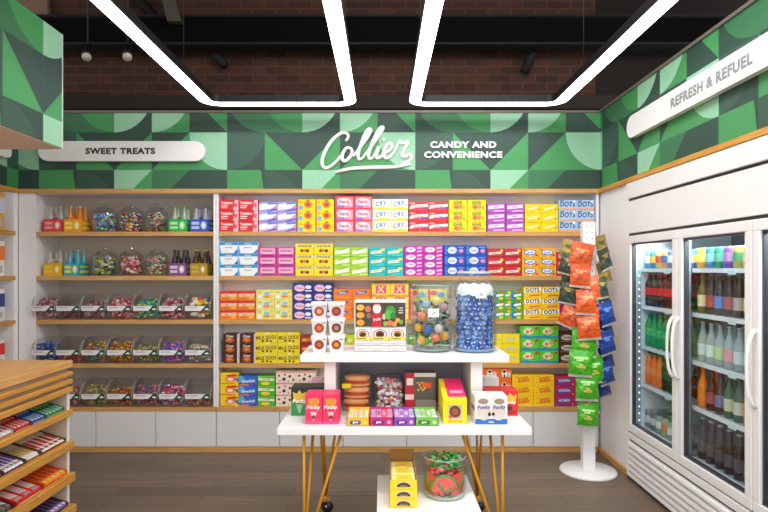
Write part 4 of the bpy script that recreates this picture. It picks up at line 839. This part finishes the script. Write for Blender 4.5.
for px, py, cs, yaw, roll, dy, sc in BAGS:
    Yb = RY + dy; x = PX(px, Yb) - RX; z = PZ(py, Yb)
    b = MB(); b.tube([(max(-.04, min(.04, x)), -.028 if dy < -.06 else 0, z + .004), (x, dy, z - .002)], .0025, CHROME, 5); b.build('peg_hook', rk)
# ------------------------------------------------------------------ centre display table
TX = (PX(277, 2.827) + PX(532, 2.827)) / 2; TW = PX(532, 2.827) - TX; TF, TB = 2.827, 3.68; TZ = .75
t = thing('display_table', 'white two-tier display table on splayed gold rod legs with casters', 'table', (TX, 3.2, 0)); T = t
WT = mat('#efedec', .3, noise=.01)
b = MB(); b.bbox(-TW, TW, TF - 3.2, TB - 3.2, TZ - .036, TZ, WT, .002); b.build('tabletop', t)
UZ = 1.08; u0, u1 = PX(300, 3.0) - TX, PX(509.3, 3.0) - TX
b = MB(); b.bbox(u0, u1, -.2, .2, UZ - .038, UZ, WT, .002); b.build('upper_tier', t)
for x0, x1 in ((324.3, 335.8), (470.8, 482.6)):
    b = MB(); b.bbox(PX(x0, 3.06) - TX, PX(x1, 3.06) - TX, -.14, .19, TZ, UZ - .0385, WT, .002); b.build('upright', t)
b = MB(); b.box(PX(335.8, 3.06) - TX + .001, PX(470.8, 3.06) - TX - .001, .165, .18, TZ + .001, UZ - .039, mat('#8b8f9a', .6)); b.build('back_panel', t)
zt = TZ - .036
def rodleg(foot, tops):
    b = MB()
    for tp in tops: b.tube([(foot[0] - TX, foot[1] - 3.2, .10), (tp[0] - TX, tp[1] - 3.2, zt)], .0078, GOLD, 8)
    b.tube([(foot[0] - TX, foot[1] - 3.2, .075), (foot[0] - TX, foot[1] - 3.2, .11)], .016, GOLD, 10)
    l = b.build('leg', t); x, y = foot[0] - TX, foot[1] - 3.2
    b = MB(); b.tube([(x + .001, y + .006, .038), (x + .017, y + .030, .038)], .0375, mat('#141414', .4), 20)
    b.tube([(x - .001, y + .003, .038), (x + .0005, y + .0055, .038)], .012, CHROME, 10); b.tube([(x + .0175, y + .0305, .038), (x + .019, y + .033, .038)], .012, CHROME, 10)
    b.box(x - .022, x + .026, y - .012, y + .03, .0765, .083, CHROME); b.build('caster', l)
rodleg((-.388, 2.9), [(-.390, 2.9), (-.366, 3.12), (-.20, 2.92)])
rodleg((.605, 2.9), [(.606, 2.92), (.573, 3.12), (.398, 2.92)])
rodleg((-.352, 3.62), [(-.370, 3.63), (-.375, 3.44), (-.262, 3.63)])
rodleg((.597, 3.62), [(.592, 3.63), (.600, 3.44), (.49, 3.63)])
# low plinth
b = MB(); PZt = .42; px0, px1, py0, py1 = PX(377.6, 3.11), PX(466.5, 3.11), 2.3, 3.11
t = thing('display_plinth', 'low white display plinth tucked under the front of the table', 'plinth', ((px0 + px1) / 2, 2.7, 0)); hw = (px1 - px0) / 2
b = MB(); b.bbox(-hw, hw, -.4, .41, PZt - .03, PZt, WT, .002); b.build('plinth_top', t)
b = MB()
for q in ((-hw + .01, hw - .01, -.39, -.37), (-hw + .01, hw - .01, .38, .40), (-hw + .01, -hw + .03, -.37, .38), (hw - .03, hw - .01, -.37, .38)): b.box(*q, 0, PZt - .03, WT)
b.build('plinth_body', t)
# things on the table -------------------------------------------------
def put(px0_, px1_, ybot, ytop_front, depth, base, art, label, cat='box', name='candy_box', Z=TZ, group=None, builder=None, gap=.001):
    """carton standing on level Z whose front bottom edge is at row ybot"""
    Y = F * (EYE - Z) / (ybot - CY); w = (px1_ - px0_) * Y / F - gap; h = (ybot - ytop_front) * Y / F
    me = carton(name, w, h, depth, base, art)
    return inst(name, me, ((PX(px0_, Y) + PX(px1_, Y)) / 2, Y + depth / 2, Z + .0006), label, cat, group)
def pocky(bg, fry, low): 
    return [rc(0, 1, 0, .1, low), pg(fry, .26, .6, .74, .6, .86, .80, .76, .88, .6, .86, .5, .91, .4, .86, .24, .88, .14, .80), rc(.30, .33, .62, .84, '#c8702c'), rc(.46, .49, .62, .88, '#c8702c'), rc(.64, .67, .62, .84, '#c8702c'), tx('Pocky', .5, .56, .17, '#fff4ec', .84, .0, .1), pg('#f8c0b8' if bg != '#2f8a4a' else '#a8d8b0', .3, .42, .7, .42, .55, .14, .45, .14), ci(.5, .24, .12, .07, '#7a3420')]
PP = 'pink cookie-stick cartons on the table'
put(305, 322.2, 424.4, 394.6, .12, '#ec2c60', pocky('#e8204c', '#f0983c', '#f04888'), 'left bright pink cookie-stick carton at the front of the table', group=PP)
put(322.4, 339.2, 424.4, 394.6, .12, '#ec2c60', pocky('#e8204c', '#f0983c', '#f04888'), 'right bright pink cookie-stick carton at the front of the table', group=PP)
gart = [rc(0, 1, 0, .55, '#2f8a4a'), pg('#e0b838', .15, .5, .85, .5, .92, .85, .66, .78, .5, .92, .34, .78, .1, .84), tx('Pocky', .5, .5, .18, '#f4f8f0', .84, 0, .1), pg('#8cc890', .3, .4, .7, .4, .55, .1, .45, .1)]
put(291, 308, 415.8, 387.5, .12, '#22302a', gart, 'left green and black cookie-stick carton behind the pink cartons')
put(308.3, 325, 415.8, 387.5, .12, '#22302a', gart, 'right green and black carton mostly hidden behind the pink cartons')
put(311, 325, 407, 380, .10, '#f2c8d4', [rc(.1, .9, .3, .6, '#f8e8ee')], 'pale pink carton behind the black cartons at the table left')
wart = [rc(0, 1, 0, .19, '#1c6cc0'), ci(.25, .82, .16, .1, '#a08878'), ci(.75, .82, .16, .1, '#a08878'), ci(.27, .4, .22, .26, '#d9ccc2'), ci(.73, .4, .22, .26, '#d9ccc2'), tx('Pocky', .27, .6, .17, '#244a9c', .42, .06, .15), tx('Pocky', .75, .6, .17, '#244a9c', .42, .06, .15), ci(.44, .36, .05, .07, '#2c2420'), ci(.56, .37, .05, .06, '#2c2420'), tx('Glico', .5, .09, .07, '#ffffff', .16)]
put(474.8, 507.6, 424.5, 396.3, .12, '#ece6e2', wart, 'white and blue cookies-and-cream stick carton at the table right')
rart = [pg('#f0b838', .15, .5, .85, .5, .92, .85, .66, .78, .5, .92, .34, .78, .1, .84), tx('Pocky', .5, .52, .18, '#fff4ec', .84, 0, .1), rc(.1, .9, .08, .2, '#b01418'), ci(.45, .3, .2, .1, '#5a2418')]
put(484.6, 501.4, 416, 390.5, .12, '#dc2c2a', rart, 'left red cookie-stick carton mostly hidden behind the white carton')
put(501.8, 518.2, 416, 390.5, .12, '#dc2c2a', rart, 'right red cookie-stick carton behind the white and blue carton')
put(484, 499, 404, 378, .09, '#ece8e8', [rc(.1, .9, .3, .6, '#e06060')], 'white carton behind the red cartons at the table right')
# small front cartons with packs in their open tops
SM = [(346.9, 369.2, '#efb428', ['#f6e9c8', '#f0d050', '#d8c8e8', '#f2d870'], 'yellow', '#385890'), (369.6, 393.3, '#c02868', ['#e088c0', '#c8a0d8', '#e05878', '#f0a0b8'], 'magenta', '#4c2878'), (393.7, 415.1, '#8a4aa8', ['#c0a0d8', '#e0b8e0', '#a878c8', '#d8c8ec'], 'purple', '#5a2880'), (415.5, 438.6, '#74b848', ['#c8dce8', '#b8e0a0', '#a0d080', '#d0ecd0'], 'green', '#2c7038')]
for x0, x1, c, cs, words, tc_ in SM:
    Y = 2.863; X0_, X1_ = PX(x0, Y), PX(x1, Y); w = X1_ - X0_ - .001; h = .043; d = .17
    t = thing('gum_display', f'small {words} open-topped carton of gum packs at the table front edge', 'gum carton', ((X0_ + X1_) / 2, Y + d / 2, TZ + .0006), group='small gum cartons along the table front')
    b = MB(); b.box(-w / 2, w / 2, -d / 2, -d / 2 + .002, 0, h, c); b.box(-w / 2, w / 2, d / 2 - .002, d / 2, 0, h + .01, c); b.box(-w / 2, -w / 2 + .002, -d / 2, d / 2, 0, h, c); b.box(w / 2 - .002, w / 2, -d / 2, d / 2, 0, h, c); b.box(-w / 2, w / 2, -d / 2, d / 2, 0, .002, c)
    front_art(b, [('p', [(.1, .25), (.2, .15), (.6, .15), (.65, .5), (.55, .62), (.15, .62)], tc_), tx('gum', .38, .38, .26, '#fff', .3), ci(.82, .45, .09, .2, cs[1])], -w / 2, w / 2, 0, h, -d / 2)
    b.build('carton', t)
    for i in range(4):
        pw = (w - .006) / 4; b = MB(); b.bbox(-pw / 2 + .0006, pw / 2 - .0006, -d / 2 + .004, d / 2 - .004, 0, h - .001, cs[i], .003); b.poly([(-pw * .3, -.05, h - .0003), (pw * .3, -.05, h - .0003), (pw * .3, .03, h - .0003), (-pw * .3, .03, h - .0003)], cs[(i + 1) % 4])
        tag(b.build('gum_pack', None, (t.location.x - w / 2 + .003 + pw * (i + .5), t.location.y, TZ + .0032)), f'{NTH[i]} pack from the left in the {words} gum carton', 'gum', f'packs in the {words} gum carton')
# yellow box with pink sloping top
Y = 2.904; X0_, X1_ = PX(443.2, Y), PX(467, Y); w = (X1_ - X0_) / 2; h = .121; d = .25; hb = .178
t = thing('candy_box', 'yellow display carton with sloping hot pink top beside white carton', 'box', ((X0_ + X1_) / 2, Y, TZ + .0006))
b = MB(); b.prism([(0, 0), (d, 0), (d, hb), (0, h)], '#f4d818', 'x', -w, w)
front_art(b, [rc(.22, .78, .2, .78, '#b8b0a0'), ci(.5, .5, .24, .25, '#6a3420'), ci(.5, .5, .14, .14, '#a05830'), rc(.2, .8, .06, .14, '#e8a818'), ci(.3, .3, .07, .08, '#e04858')], -w, w, 0, h, 0); b.build('carton', t)
b = MB(); sl = (hb - h) / d
b.poly([(-w * .55, .03, h + .03 * sl + .0008), (w, .03, h + .03 * sl + .0008), (w, d, hb + .0008), (-w * .55, d, hb + .0008)], '#ee2c70'); b.poly([(-w * .3, .07, h + .07 * sl + .0015), (w * .8, .07, h + .07 * sl + .0015), (w * .8, .10, h + .1 * sl + .0015), (-w * .3, .10, h + .1 * sl + .0015)], '#f6a0b8'); b.build('pink_top', t)
# clear packs behind: burgers, marshmallows, choc box
def pack_shell(w, d, h, name, par, wob=.004, seed=1):
    rnd = random.Random(seed); n = 20; b = MB(); vs = []; lv = 9
    for k in range(lv + 1):
        v = k / lv; s = 1 - .12 * (abs(v - .5) * 2) ** 6 - (.12 if k == lv else 0)
        for i in range(n):
            a = 2 * math.pi * i / n; e = .55
            cxx = math.copysign(abs(math.cos(a)) ** e, math.cos(a)); syy = math.copysign(abs(math.sin(a)) ** e, math.sin(a)); j = rnd.uniform(-wob, wob)
            vs.append((cxx * (w * s + j), syy * (d * s + j), v * h))
    fs = [(k * n + i, k * n + (i + 1) % n, (k + 1) * n + (i + 1) % n, (k + 1) * n + i) for k in range(lv) for i in range(n)] + [tuple(range(lv * n, lv * n + n))]
    b.mesh(vs, fs, ACRY, True); return b.build(name, par)
Y = 3.19; cx = PX(357, Y)
t = thing('gummy_pack', 'clear wrapped pack of three stacked gummy burgers on the lower tier', 'candy pack', (cx, Y, TZ + .001)); pack_shell(.082, .05, .205, 'clear_wrapper', t)
b = MB(); b.box(-.078, -.03, -.058, -.056, .13, .155, '#e8d020'); b.build('yellow_label', t)
for k in range(3):
    z = TZ + .006 + k * .064
    g = thing('gummy_burger', f'{["bottom", "middle", "top"][k]} orange gummy burger inside the clear wrapped pack', 'candy', (cx + .004 * (k - 1), Y, z), group='gummy burgers in the pack')
    for nme, z0, z1, c, rr in (('bun', 0, .018, '#eaa462', .064), ('filling', .0185, .030, '#dd5a22', .067), ('bun', .0305, .060, '#f2a866', .064)):
        b = MB(); b.lathe([(rr * .8, z0), (rr, z0 + .005), (rr * .98, z1 - .006), (rr * .6, z1)], mat(c, .35), 20); o = b.build(nme, g); o.scale = (1.1, .68, 1)
Y = 3.19; cx = PX(389, Y)
t = thing('marshmallow_bag', 'clear bag of white and pink candies standing in the tier middle', 'candy pack', (cx, Y, TZ + .001)); pack_shell(.084, .055, .195, 'clear_wrapper', t, .007, 5)
f = candy_fill(lambda x, y, z: (x / .068) ** 2 + (y / .042) ** 2 < 1, (-.068, .068, -.042, .042, .012, .170), ['#fbf8f8', '#f0c8c8', '#fafafa', '#e07080', '#e8dcdc', '#c88898', '#f4d0a8', '#f6f6f4'], 160, .0145, 44)
tag(f.build('candy_pieces', None, (cx, Y, TZ + .001)), 'white and pink candies inside the clear bag on the lower tier', 'candy', kind='stuff')
Y = 3.14; w = .083
t = thing('candy_pack', 'dark candy pack with red left panel and clear window, lower tier', 'candy pack', (PX(420.5, Y), Y + .04, TZ + .001))
b = MB(); b.bbox(-w, w, -.035, .035, 0, .214, mat('#5c544c', .3), .006); front_art(b, [rc(0, .3, 0, 1, '#c01c28'), rc(.05, .26, .68, .86, '#e8e0d8'), rc(.3, 1, .9, 1, '#d8d4d0'), pg('#e8582c', .55, .62, .85, .6, .85, .74, .58, .76), rc(0, .28, .3, .44, '#f0c8c8'), rc(.34, 1, 0, .3, '#8c8078')], -w, w, .004, .210, -.035); b.build('printed_box', t)
b = MB()
for u, v in ((-.25, .6), (-.1, .66), (-.18, .74), (.02, .6), (-.3, .8), (.15, .64), (-.05, .8)): b.ball((u * w + .01, -.039, v * .197), .0075, '#d8b030', 8, (1, .5, 1))
b.build('yellow_sweets', t)
# upper tier --------------------------------------------------------------
YU = 3.09; cols_ = [(310.9, 327.2), (328, 344.6)]
for r in range(3):
    for c, (x0, x1) in enumerate(cols_):
        w = (PX(x1, YU) - PX(x0, YU)) / 2 - .0015; h = .0885; z = UZ + .0008 + r * (h + .0008); cx = (PX(x0, YU) + PX(x1, YU)) / 2
        t = thing('cookie_cup_box', f'white cup-shaped box with round window, {ROW[r]} of {"left" if c == 0 else "right"} stack on upper tier', 'box', (cx, YU + w, z), rz=0, group='white cup-shaped boxes')
        wb = w * .78; vs = [(-wb, -wb, 0), (wb, -wb, 0), (wb, wb, 0), (-wb, wb, 0), (-w, -w, h - .012), (w, -w, h - .012), (w, w, h - .012), (-w, w, h - .012)]
        b = MB(); b.mesh(vs, [(3, 2, 1, 0), (4, 5, 6, 7), (0, 1, 5, 4), (1, 2, 6, 5), (2, 3, 7, 6), (3, 0, 4, 7)], mat('#dfdada')); b.box(-w - .0008, w + .0008, -w - .0008, w + .0008, h - .0118, h, mat('#f6f4f4')); b.build('carton', t)
        b = MB(); sl = (w - wb) / (h - .012); zc = .04; rr = .026
        cc = [('#7a3018', '#b8582c'), ('#8a3422', '#c89040'), ('#a84424', '#d87838'), ('#6c3420', '#a09080'), ('#b04a2c', '#e0a888'), ('#983428', '#b85848')][r * 2 + c]
        for q, (r2, col) in enumerate(((rr, '#b83c34'), (rr * .88, cc[0]), (rr * .5, cc[1]))):
            b.poly([(r2 * math.cos(a * .349), -wb - sl * (zc + r2 * math.sin(a * .349)) - .0006 * (q + 1), zc + r2 * math.sin(a * .349)) for a in range(18)], col)
        b.poly([(w * .4, -wb - sl * .07 - .0006, .066), (w * .85, -wb - sl * .07 - .0006, .066), (w * .85, -wb - sl * .07 - .0006, .070), (w * .4, -wb - sl * .07 - .0006, .070)], '#8c4c44'); b.build('round_window', t)
ed = [354.5, 371, 389, 406]; Y = 3.12
for r in range(3):
    h = [.030, .030, .066][r]; z = UZ + .0008 + [0, .031, .062][r]
    for c in range(3):
        w = (PX(ed[c + 1], Y) - PX(ed[c], Y)) / 2 - .0008; cx = (PX(ed[c], Y) + PX(ed[c + 1], Y)) / 2
        art = [rc(.0, 1, .0, .08, '#8f8b8b'), rc(.04, .96, .44, .52, '#a29e9e'), rc(.1, .6, .2, .3, '#c4c0c0'), rc(.3, .9, .66, .8, '#f0eeee')] if r < 2 else [ci(.5, .48, .4, .42, '#8a4a40'), ci(.5, .48, .34, .36, '#f2eeec'), ci(.5, .48, .26, .3, '#7a2c20' if c == 1 else '#b87830'), ci(.5, .42, .18, .18, '#30201c'), rc(0, 1, 0, .26, '#f0d818'), rc(.1, .7, .08, .16, '#8a7820')]
        inst('cookie_box', carton('cookie_box', 2 * w, h, .12, '#dedada', art), (cx, Y + .06, z), f'white {"flat" if r < 2 else "yellow-banded"} cookie box, {["lowest", "second layer", "top layer"][r]}, {["left", "middle", "right"][c]} column, upper tier', 'box', 'white cookie boxes on the upper tier')
z = UZ + .0008 + .129; w = (PX(406.3, Y) - PX(354.3, Y)) / 2; h = .148
art = [rc(0, 1, 0, 1, '#4a3a30'), ('e', .1, .17, .08, .13, '#f09c28'), ('e', .1, .48, .08, .13, '#f0a030'), ('e', .1, .8, .08, .13, '#f4b048'), ci(.25, .74, .06, .14, '#d86a4c'), ci(.27, .46, .05, .11, '#8a6c54'), rc(.335, .52, 0, .62, '#c41824'), ci(.43, .75, .085, .2, '#e4dcd8'), pg('#c41824', .36, .92, .5, .92, .47, 1, .39, 1), tx('fruits', .43, .32, .13, '#f8e8e8', .15, .2), ci(.57, .42, .035, .13, '#d8c8b0'),
       ci(.7, .62, .1, .26, '#3f9a30'), ci(.66, .5, .08, .2, '#58b43c'), ci(.75, .46, .06, .14, '#307c2c'), ci(.6, .14, .05, .1, '#88b83c'), ci(.69, .16, .06, .12, '#e06c50'), ci(.78, .12, .05, .1, '#e89838'), ci(.84, .28, .05, .1, '#d8a040'), ci(.91, .2, .04, .1, '#78a838'), rc(.86, .95, .56, .6, '#e8e0d8'), rc(.86, .95, .66, .7, '#e8e0d8'), rc(.88, .94, .76, .8, '#e8e0d8')]
b = MB(); b.bbox(-w, w, -.05, .05, 0, h, '#e8e4e0', .003); front_art(b, art, -w + .006, w - .004, .004, h - .014, -.05)
tag(b.build('fruit_candy_box', None, ((PX(406.3, Y) + PX(354.3, Y)) / 2, Y + .055, z)), 'wide dark box printed with fruit and a red ribbon atop cookie boxes', 'box')
# gumball jar
Y = 3.175; cx = PX(431.8, Y); r = .112; H = .355
t = thing('glass_canister', 'tall clear glass canister of colourful balls on the upper tier', 'jar', (cx, Y, UZ + .0008))
gp = [(r * .8, .0), (r * .97, .012), (r, .035), (r, H * .82), (r * .95, H * .9), (r * .96, H)]
b = MB(); b.lathe(gp, CLEAR, 32, caps=False); b.lathe([(r * .93, H), (r * .92, H * .9), (r * .965, H * .82), (r * .965, .035), (r * .9, .018)], CLEAR, 32, caps=False); b.build('jar_body', t)
b = MB(); b.lathe([(r * .93, H - .003), (r * .99, H), (r * .99, H + .004), (r * .93, H + .004)], mat('#a9c0b8', .15), 32, caps=False); b.build('rim', t)
b = MB(); b.lathe([(r * .1, .001), (r * .8, .001), (r * .93, .012), (r * .9, .016)], mat('#7ea093', .2), 32); b.build('thick_base', t)
b = MB(); b.bbox(-.03, .028, -r - .004, -r - .002, .19, .235, mat('#f2f0ec'), .0008); b.text('24', lambda x, z, d: (x, -r - .0045, z), .016, '#505050', 0, .212); b.build('price_tag', t)
balls = [(-.06, -.06, .06, '#e8b020', 'golden'), (-.075, -.04, .125, '#f0b018', 'amber'), (-.028, -.078, .118, '#1c68b8', 'blue'), (.03, -.075, .125, '#d8cfc8', 'off-white'), (.012, -.08, .075, '#e8825c', 'salmon'), (.065, -.05, .08, '#f0a828', 'yellow-orange'), (-.055, -.055, .185, '#ee7824', 'orange'),
         (.02, -.06, .27, '#f0d070', 'pale yellow'), (.062, -.045, .235, '#c89098', 'dusty pink'), (-.035, -.055, .25, '#88b0c8', 'pale blue'), (-.03, 0, .09, '#4a8a5c', 'green'), (.04, .02, .17, '#5c9c70', 'sea green'), (-.02, .03, .2, '#d87858', 'coral'), (-.068, -.01, .035, '#7898b0', 'grey blue'), (.03, -.03, .2, '#3c7c58', 'dark green')]
for x, y, z, c, wd in balls:
    b = MB(); b.ball((0, 0, 0), .0245, mat(c, .3), 16); tag(b.build('candy_ball', None, (cx + x * .98, Y + y * .98, UZ + z + .002)), f'{wd} candy ball inside the tall clear canister', 'candy', 'candy balls in the canister')
f = candy_fill(lambda x, y, z: x * x + y * y < .086 ** 2 and x * x + y * y > .06 ** 2 and (z < .04 or y > -.02 or .15 < z < .21), (-.095, .095, -.095, .095, .03, .27), ['#3c6c50', '#588068', '#88a090', '#2c5440', '#a8b8b0'], 150, .015, 9, 'wrap')
tag(f.build('candy_pieces', None, (cx, Y, UZ + .001)), 'green wrapped sweets between the balls in the tall canister', 'candy', kind='stuff')
# blue jar
Y = 3.165; cx = PX(474.3, Y); r = .12; H = .43
t = thing('apothecary_jar', 'big glass jar packed with blue wrapped candies on upper tier', 'jar', (cx, Y, UZ + .0008))
b = MB(); b.lathe([(r * .85, .0), (r * .98, .014), (r, .04), (r, .30), (r * .95, .335), (r * .80, .365), (r * .72, .38), (r * .72, .405), (r * .78, H - .012), (r * .78, H)], CLEAR, 36, caps=False)
b.lathe([(r * .93, .02), (r * .95, .05), (r * .955, .29), (r * .9, .33)], CLEAR, 36, caps=False); b.build('jar_body', t)
b = MB(); b.lathe([(r * .1, .001), (r * .85, .001), (r * .95, .014), (r * .9, .018)], mat('#6c93b4', .2), 32); b.build('thick_base', t)
b = MB(); b.lathe([(r * .76, H - .012), (r * .80, H - .006), (r * .76, H + .001)], mat('#c9d2d4', .15), 32, caps=False); b.build('rim', t)
b = MB(); b.bbox(-.012, .045, -r * .98 - .006, -r * .98 - .003, .29, .328, mat('#f2f0ec'), .0008); b.text('20', lambda x, z, d: (x + .016, -r * .98 - .007, z), .014, '#505050', 0, .31); b.build('price_tag', t)
b = MB()
vs = []; 
for i in range(13):
    a = R(-165 + 150 * i / 12)
    for k in range(4): vs.append((math.cos(a) * r * (.86, .84, .78, .66)[k], math.sin(a) * r * (.86, .84, .78, .66)[k] , (.305, .325, .345, .366)[k] + .006 * math.sin(i * 2.1 + k)))
b.mesh(vs, [(i * 4 + k, i * 4 + k + 1, (i + 1) * 4 + k + 1, (i + 1) * 4 + k) for i in range(12) for k in range(3)], mat('#e9eef4', .3), True); b.build('liner', t)
rnd = random.Random(11); cm = []
for q in range(4):
    c = ['#1d55b4', '#2a6cc8', '#164494', '#5c9ade'][q]; b = MB(); b.ball((0, 0, 0), .0165, mat(c, .35), 8, (1.1, .75, .9))
    for sx in (-1, 1): b.mesh([(sx * .015, 0, 0), (sx * .027, -.002, .010), (sx * .029, .003, .002), (sx * .027, -.002, -.009), (sx * .021, .006, 0)], [(0, 1, 2), (0, 2, 3), (0, 2, 4)], mat(['#3f78cc', '#6c9ade', '#2c5cb0', '#8fb8e8'][q], .35))
    b.poly([(-.007, -.0128, -.004), (.007, -.0128, -.002), (.006, -.0128, .004), (-.006, -.0128, .003)], ['#b8cdea', '#dfe8f6', '#9cb8e0', '#d0c8e0'][q]); cm.append(b.data('wrapped_candy'))
cnt = 0
for lay in range(11):
    for i in range(14):
        a = R(-188 + 196 * (i + .5 * (lay % 2)) / 13.5 + rnd.uniform(-4, 4)); rr = .088 + rnd.uniform(-.006, .003); z = .030 + lay * .0252 + rnd.uniform(-.003, .003)
        inst('wrapped_candy', rnd.choice(cm), (cx + rr * math.cos(a), Y + rr * math.sin(a), UZ + z), 'blue twist-wrapped candy inside the big glass jar', 'candy', 'blue wrapped candies in the big jar', rot=(rnd.uniform(-.4, .4), rnd.uniform(-1.2, 1.2), a + R(90) + rnd.uniform(-.3, .3))); cnt += 1
b = MB(); b.lathe([(.055, .02), (.078, .03), (.078, .29), (.06, .305)], mat('#1a3f88', .5), 20)
for i in range(120):
    a = rnd.uniform(0, 6.28); rr = rnd.uniform(0, .082); b.ball((rr * math.cos(a), rr * math.sin(a), .298 + rnd.uniform(0, .02)), .012, rnd.choice(['#1d55b4', '#2a6cc8', '#5c9ade', '#cfdff2']), 6, (1.2, .8, .8))
tag(b.build('candy_pieces', None, (cx, Y, UZ)), 'deep blue heap of sweets in the middle of the big jar', 'candy', kind='stuff')
# on the plinth --------------------------------------------------------
Y = 2.68; X0_, X1_ = PX(390.2, Y), PX(417, Y); w = (X1_ - X0_) / 2; cx = (X0_ + X1_) / 2; D = .28
for r in range(3):
    h = .0425; z = PZt + .0008 + r * (h + .0005)
    t = thing('candy_carton', f'yellow carton with oval opening, {ROW[r]} of the stack on the low plinth', 'box', (cx, Y, z), group='yellow cartons on the plinth')
    b = MB()
    if r < 2: b.bbox(-w, w, 0, D, 0, h, '#f2cf14', .001)
    else:
        b.box(-w, w, 0, .002, 0, h, '#f2cf14'); b.box(-w, -w + .002, .002, D, 0, h + .016, '#c89a50'); b.box(w - .002, w, .002, D, 0, h + .016, '#c89a50'); b.box(-w, w, D - .002, D, 0, h + .058, '#8a6028'); b.box(-w, w, .002, D, 0, .002, '#f2cf14')
    front_art(b, [('p', [(.12, .0), (.88, .0), (.88, .18), (.12, .18)], '#e8b818')] if r == 0 else [rc(.1, .9, 0, .06, '#d8a818')], -w, w, 0, h, 0); b.build('carton', t)
    b = MB(); n = 14
    def half(rx, rz, z0): return [(rx * math.cos(math.pi * q / n), z0 + rz * math.sin(math.pi * q / n)) for q in range(n + 1)]
    b.poly([(x, -.0012, zz) for x, zz in half(w * .62, h * .66, h * .22)], '#e8c8a8'); b.poly([(x, -.0018, zz) for x, zz in half(w * .52, h * .5, h * .26)], '#4a3c28'); b.poly([(-w * .3, -.0024, h * .3), (w * .3, -.0024, h * .3), (w * .25, -.0024, h * .44), (-w * .25, -.0024, h * .46)], '#8a7a58'); b.build('oval_opening', t)
    if r == 2:
        for q in range(3):
            b = MB(); l = (D - .012) / 3; b.bbox(-w + .005, w - .005, 0, l - .003, 0, h - .006, mat('#f6e6a0'), .003); b.poly([(-w * .55, .01, h - .0055), (w * .6, .01, h - .0055), (w * .6, l - .012, h - .0055), (-w * .55, l - .012, h - .0055)], '#f6d40c'); b.poly([(-w * .3, l * .35, h - .005), (w * .35, l * .35, h - .005), (w * .35, l * .55, h - .005), (-w * .3, l * .55, h - .005)], '#f0b060')
            tag(b.build('candy_packet', None, (cx, Y + .005 + q * l, z + .003)), f'{["nearest", "middle", "farthest"][q]} yellow packet lying in the open top carton', 'candy packet', 'yellow packets in the open carton')
Y = 2.845; cx = PX(444.5, Y); r = .104; H = .19
t = thing('glass_canister', 'short wide clear canister of watermelon sweets on the low plinth', 'jar', (cx, Y, PZt + .0008))
b = MB(); b.lathe([(r * .85, .0), (r * .98, .012), (r, .03), (r, H)], CLEAR, 32, caps=False); b.build('jar_body', t)
b = MB(); b.lathe([(r * .99, H - .002), (r * 1.015, H), (r * .99, H + .003)], mat('#9db3aa', .15), 32, caps=False); b.build('rim', t)
b = MB(); b.lathe([(r * .1, .001), (r * .85, .001), (r * .95, .012), (r * .9, .014)], mat('#a9bcae', .2), 32); b.build('thick_base', t)
rnd = random.Random(5)
def melon(n, label, pos, rot, s=1.):
    t = thing('watermelon_gummy', label, 'candy', pos, group='watermelon sweets in the canister'); t.rotation_euler = rot
    b = MB(); pts = [(-.045 * s, 0)] + [(.045 * s * math.cos(math.pi * (1 + q / 10)), .045 * s * math.sin(math.pi * (1 + q / 10))) for q in range(1, 10)] + [(.045 * s, 0)]
    b.prism(pts, mat('#e0584c', .3), 'y', -.007, .007); b.build('red_flesh', t)
    b = MB(); arc_ = [(.045 * s * math.cos(math.pi * (1 + q / 10)), -0.0, .045 * s * math.sin(math.pi * (1 + q / 10))) for q in range(11)]
    b.tube([(x * 1.05, 0, z * 1.05) for x, y, z in arc_], .007, mat('#3c9838', .3), 6); b.build('green_rind', t)
for k, (a, z, rl) in enumerate([(-120, .095, .5), (-70, .105, -.35), (-95, .05, 2.9), (-150, .06, .9), (-35, .06, -.6), (170, .10, .3), (10, .10, -.3)]):
    melon(k, 'red watermelon slice sweet with green rind, %s in the low canister' % ['upper front left', 'upper front right', 'lower front', 'lower left', 'lower right', 'far left', 'far right'][k], (cx + .066 * math.cos(R(a)), Y + .066 * math.sin(R(a)), PZt + z), (0, rl, R(a + 90)), 1.35)
f = candy_fill(lambda x, y, z: x * x + y * y < .072 ** 2, (-.086, .086, -.086, .086, .028, .17), ['#e0584c', '#d84a40', '#e87868', '#c83c34', '#e0584c'], 120, .018, 3)
tag(f.build('candy_pieces', None, (cx, Y, PZt)), 'red jelly sweets filling the inside of the low canister', 'candy', kind='stuff')
f = candy_fill(lambda x, y, z: x * x + y * y < .080 ** 2, (-.088, .088, -.088, .088, .142, .188), ['#2c8c34', '#3ca048', '#4cac50', '#1c6c28', '#8a6c50', '#78b878'], 170, .0125, 4, 'wrap')
tag(f.build('candy_pieces', None, (cx, Y, PZt)), 'green wrapped tops of sweets heaped at the low canister rim', 'candy', kind='stuff')
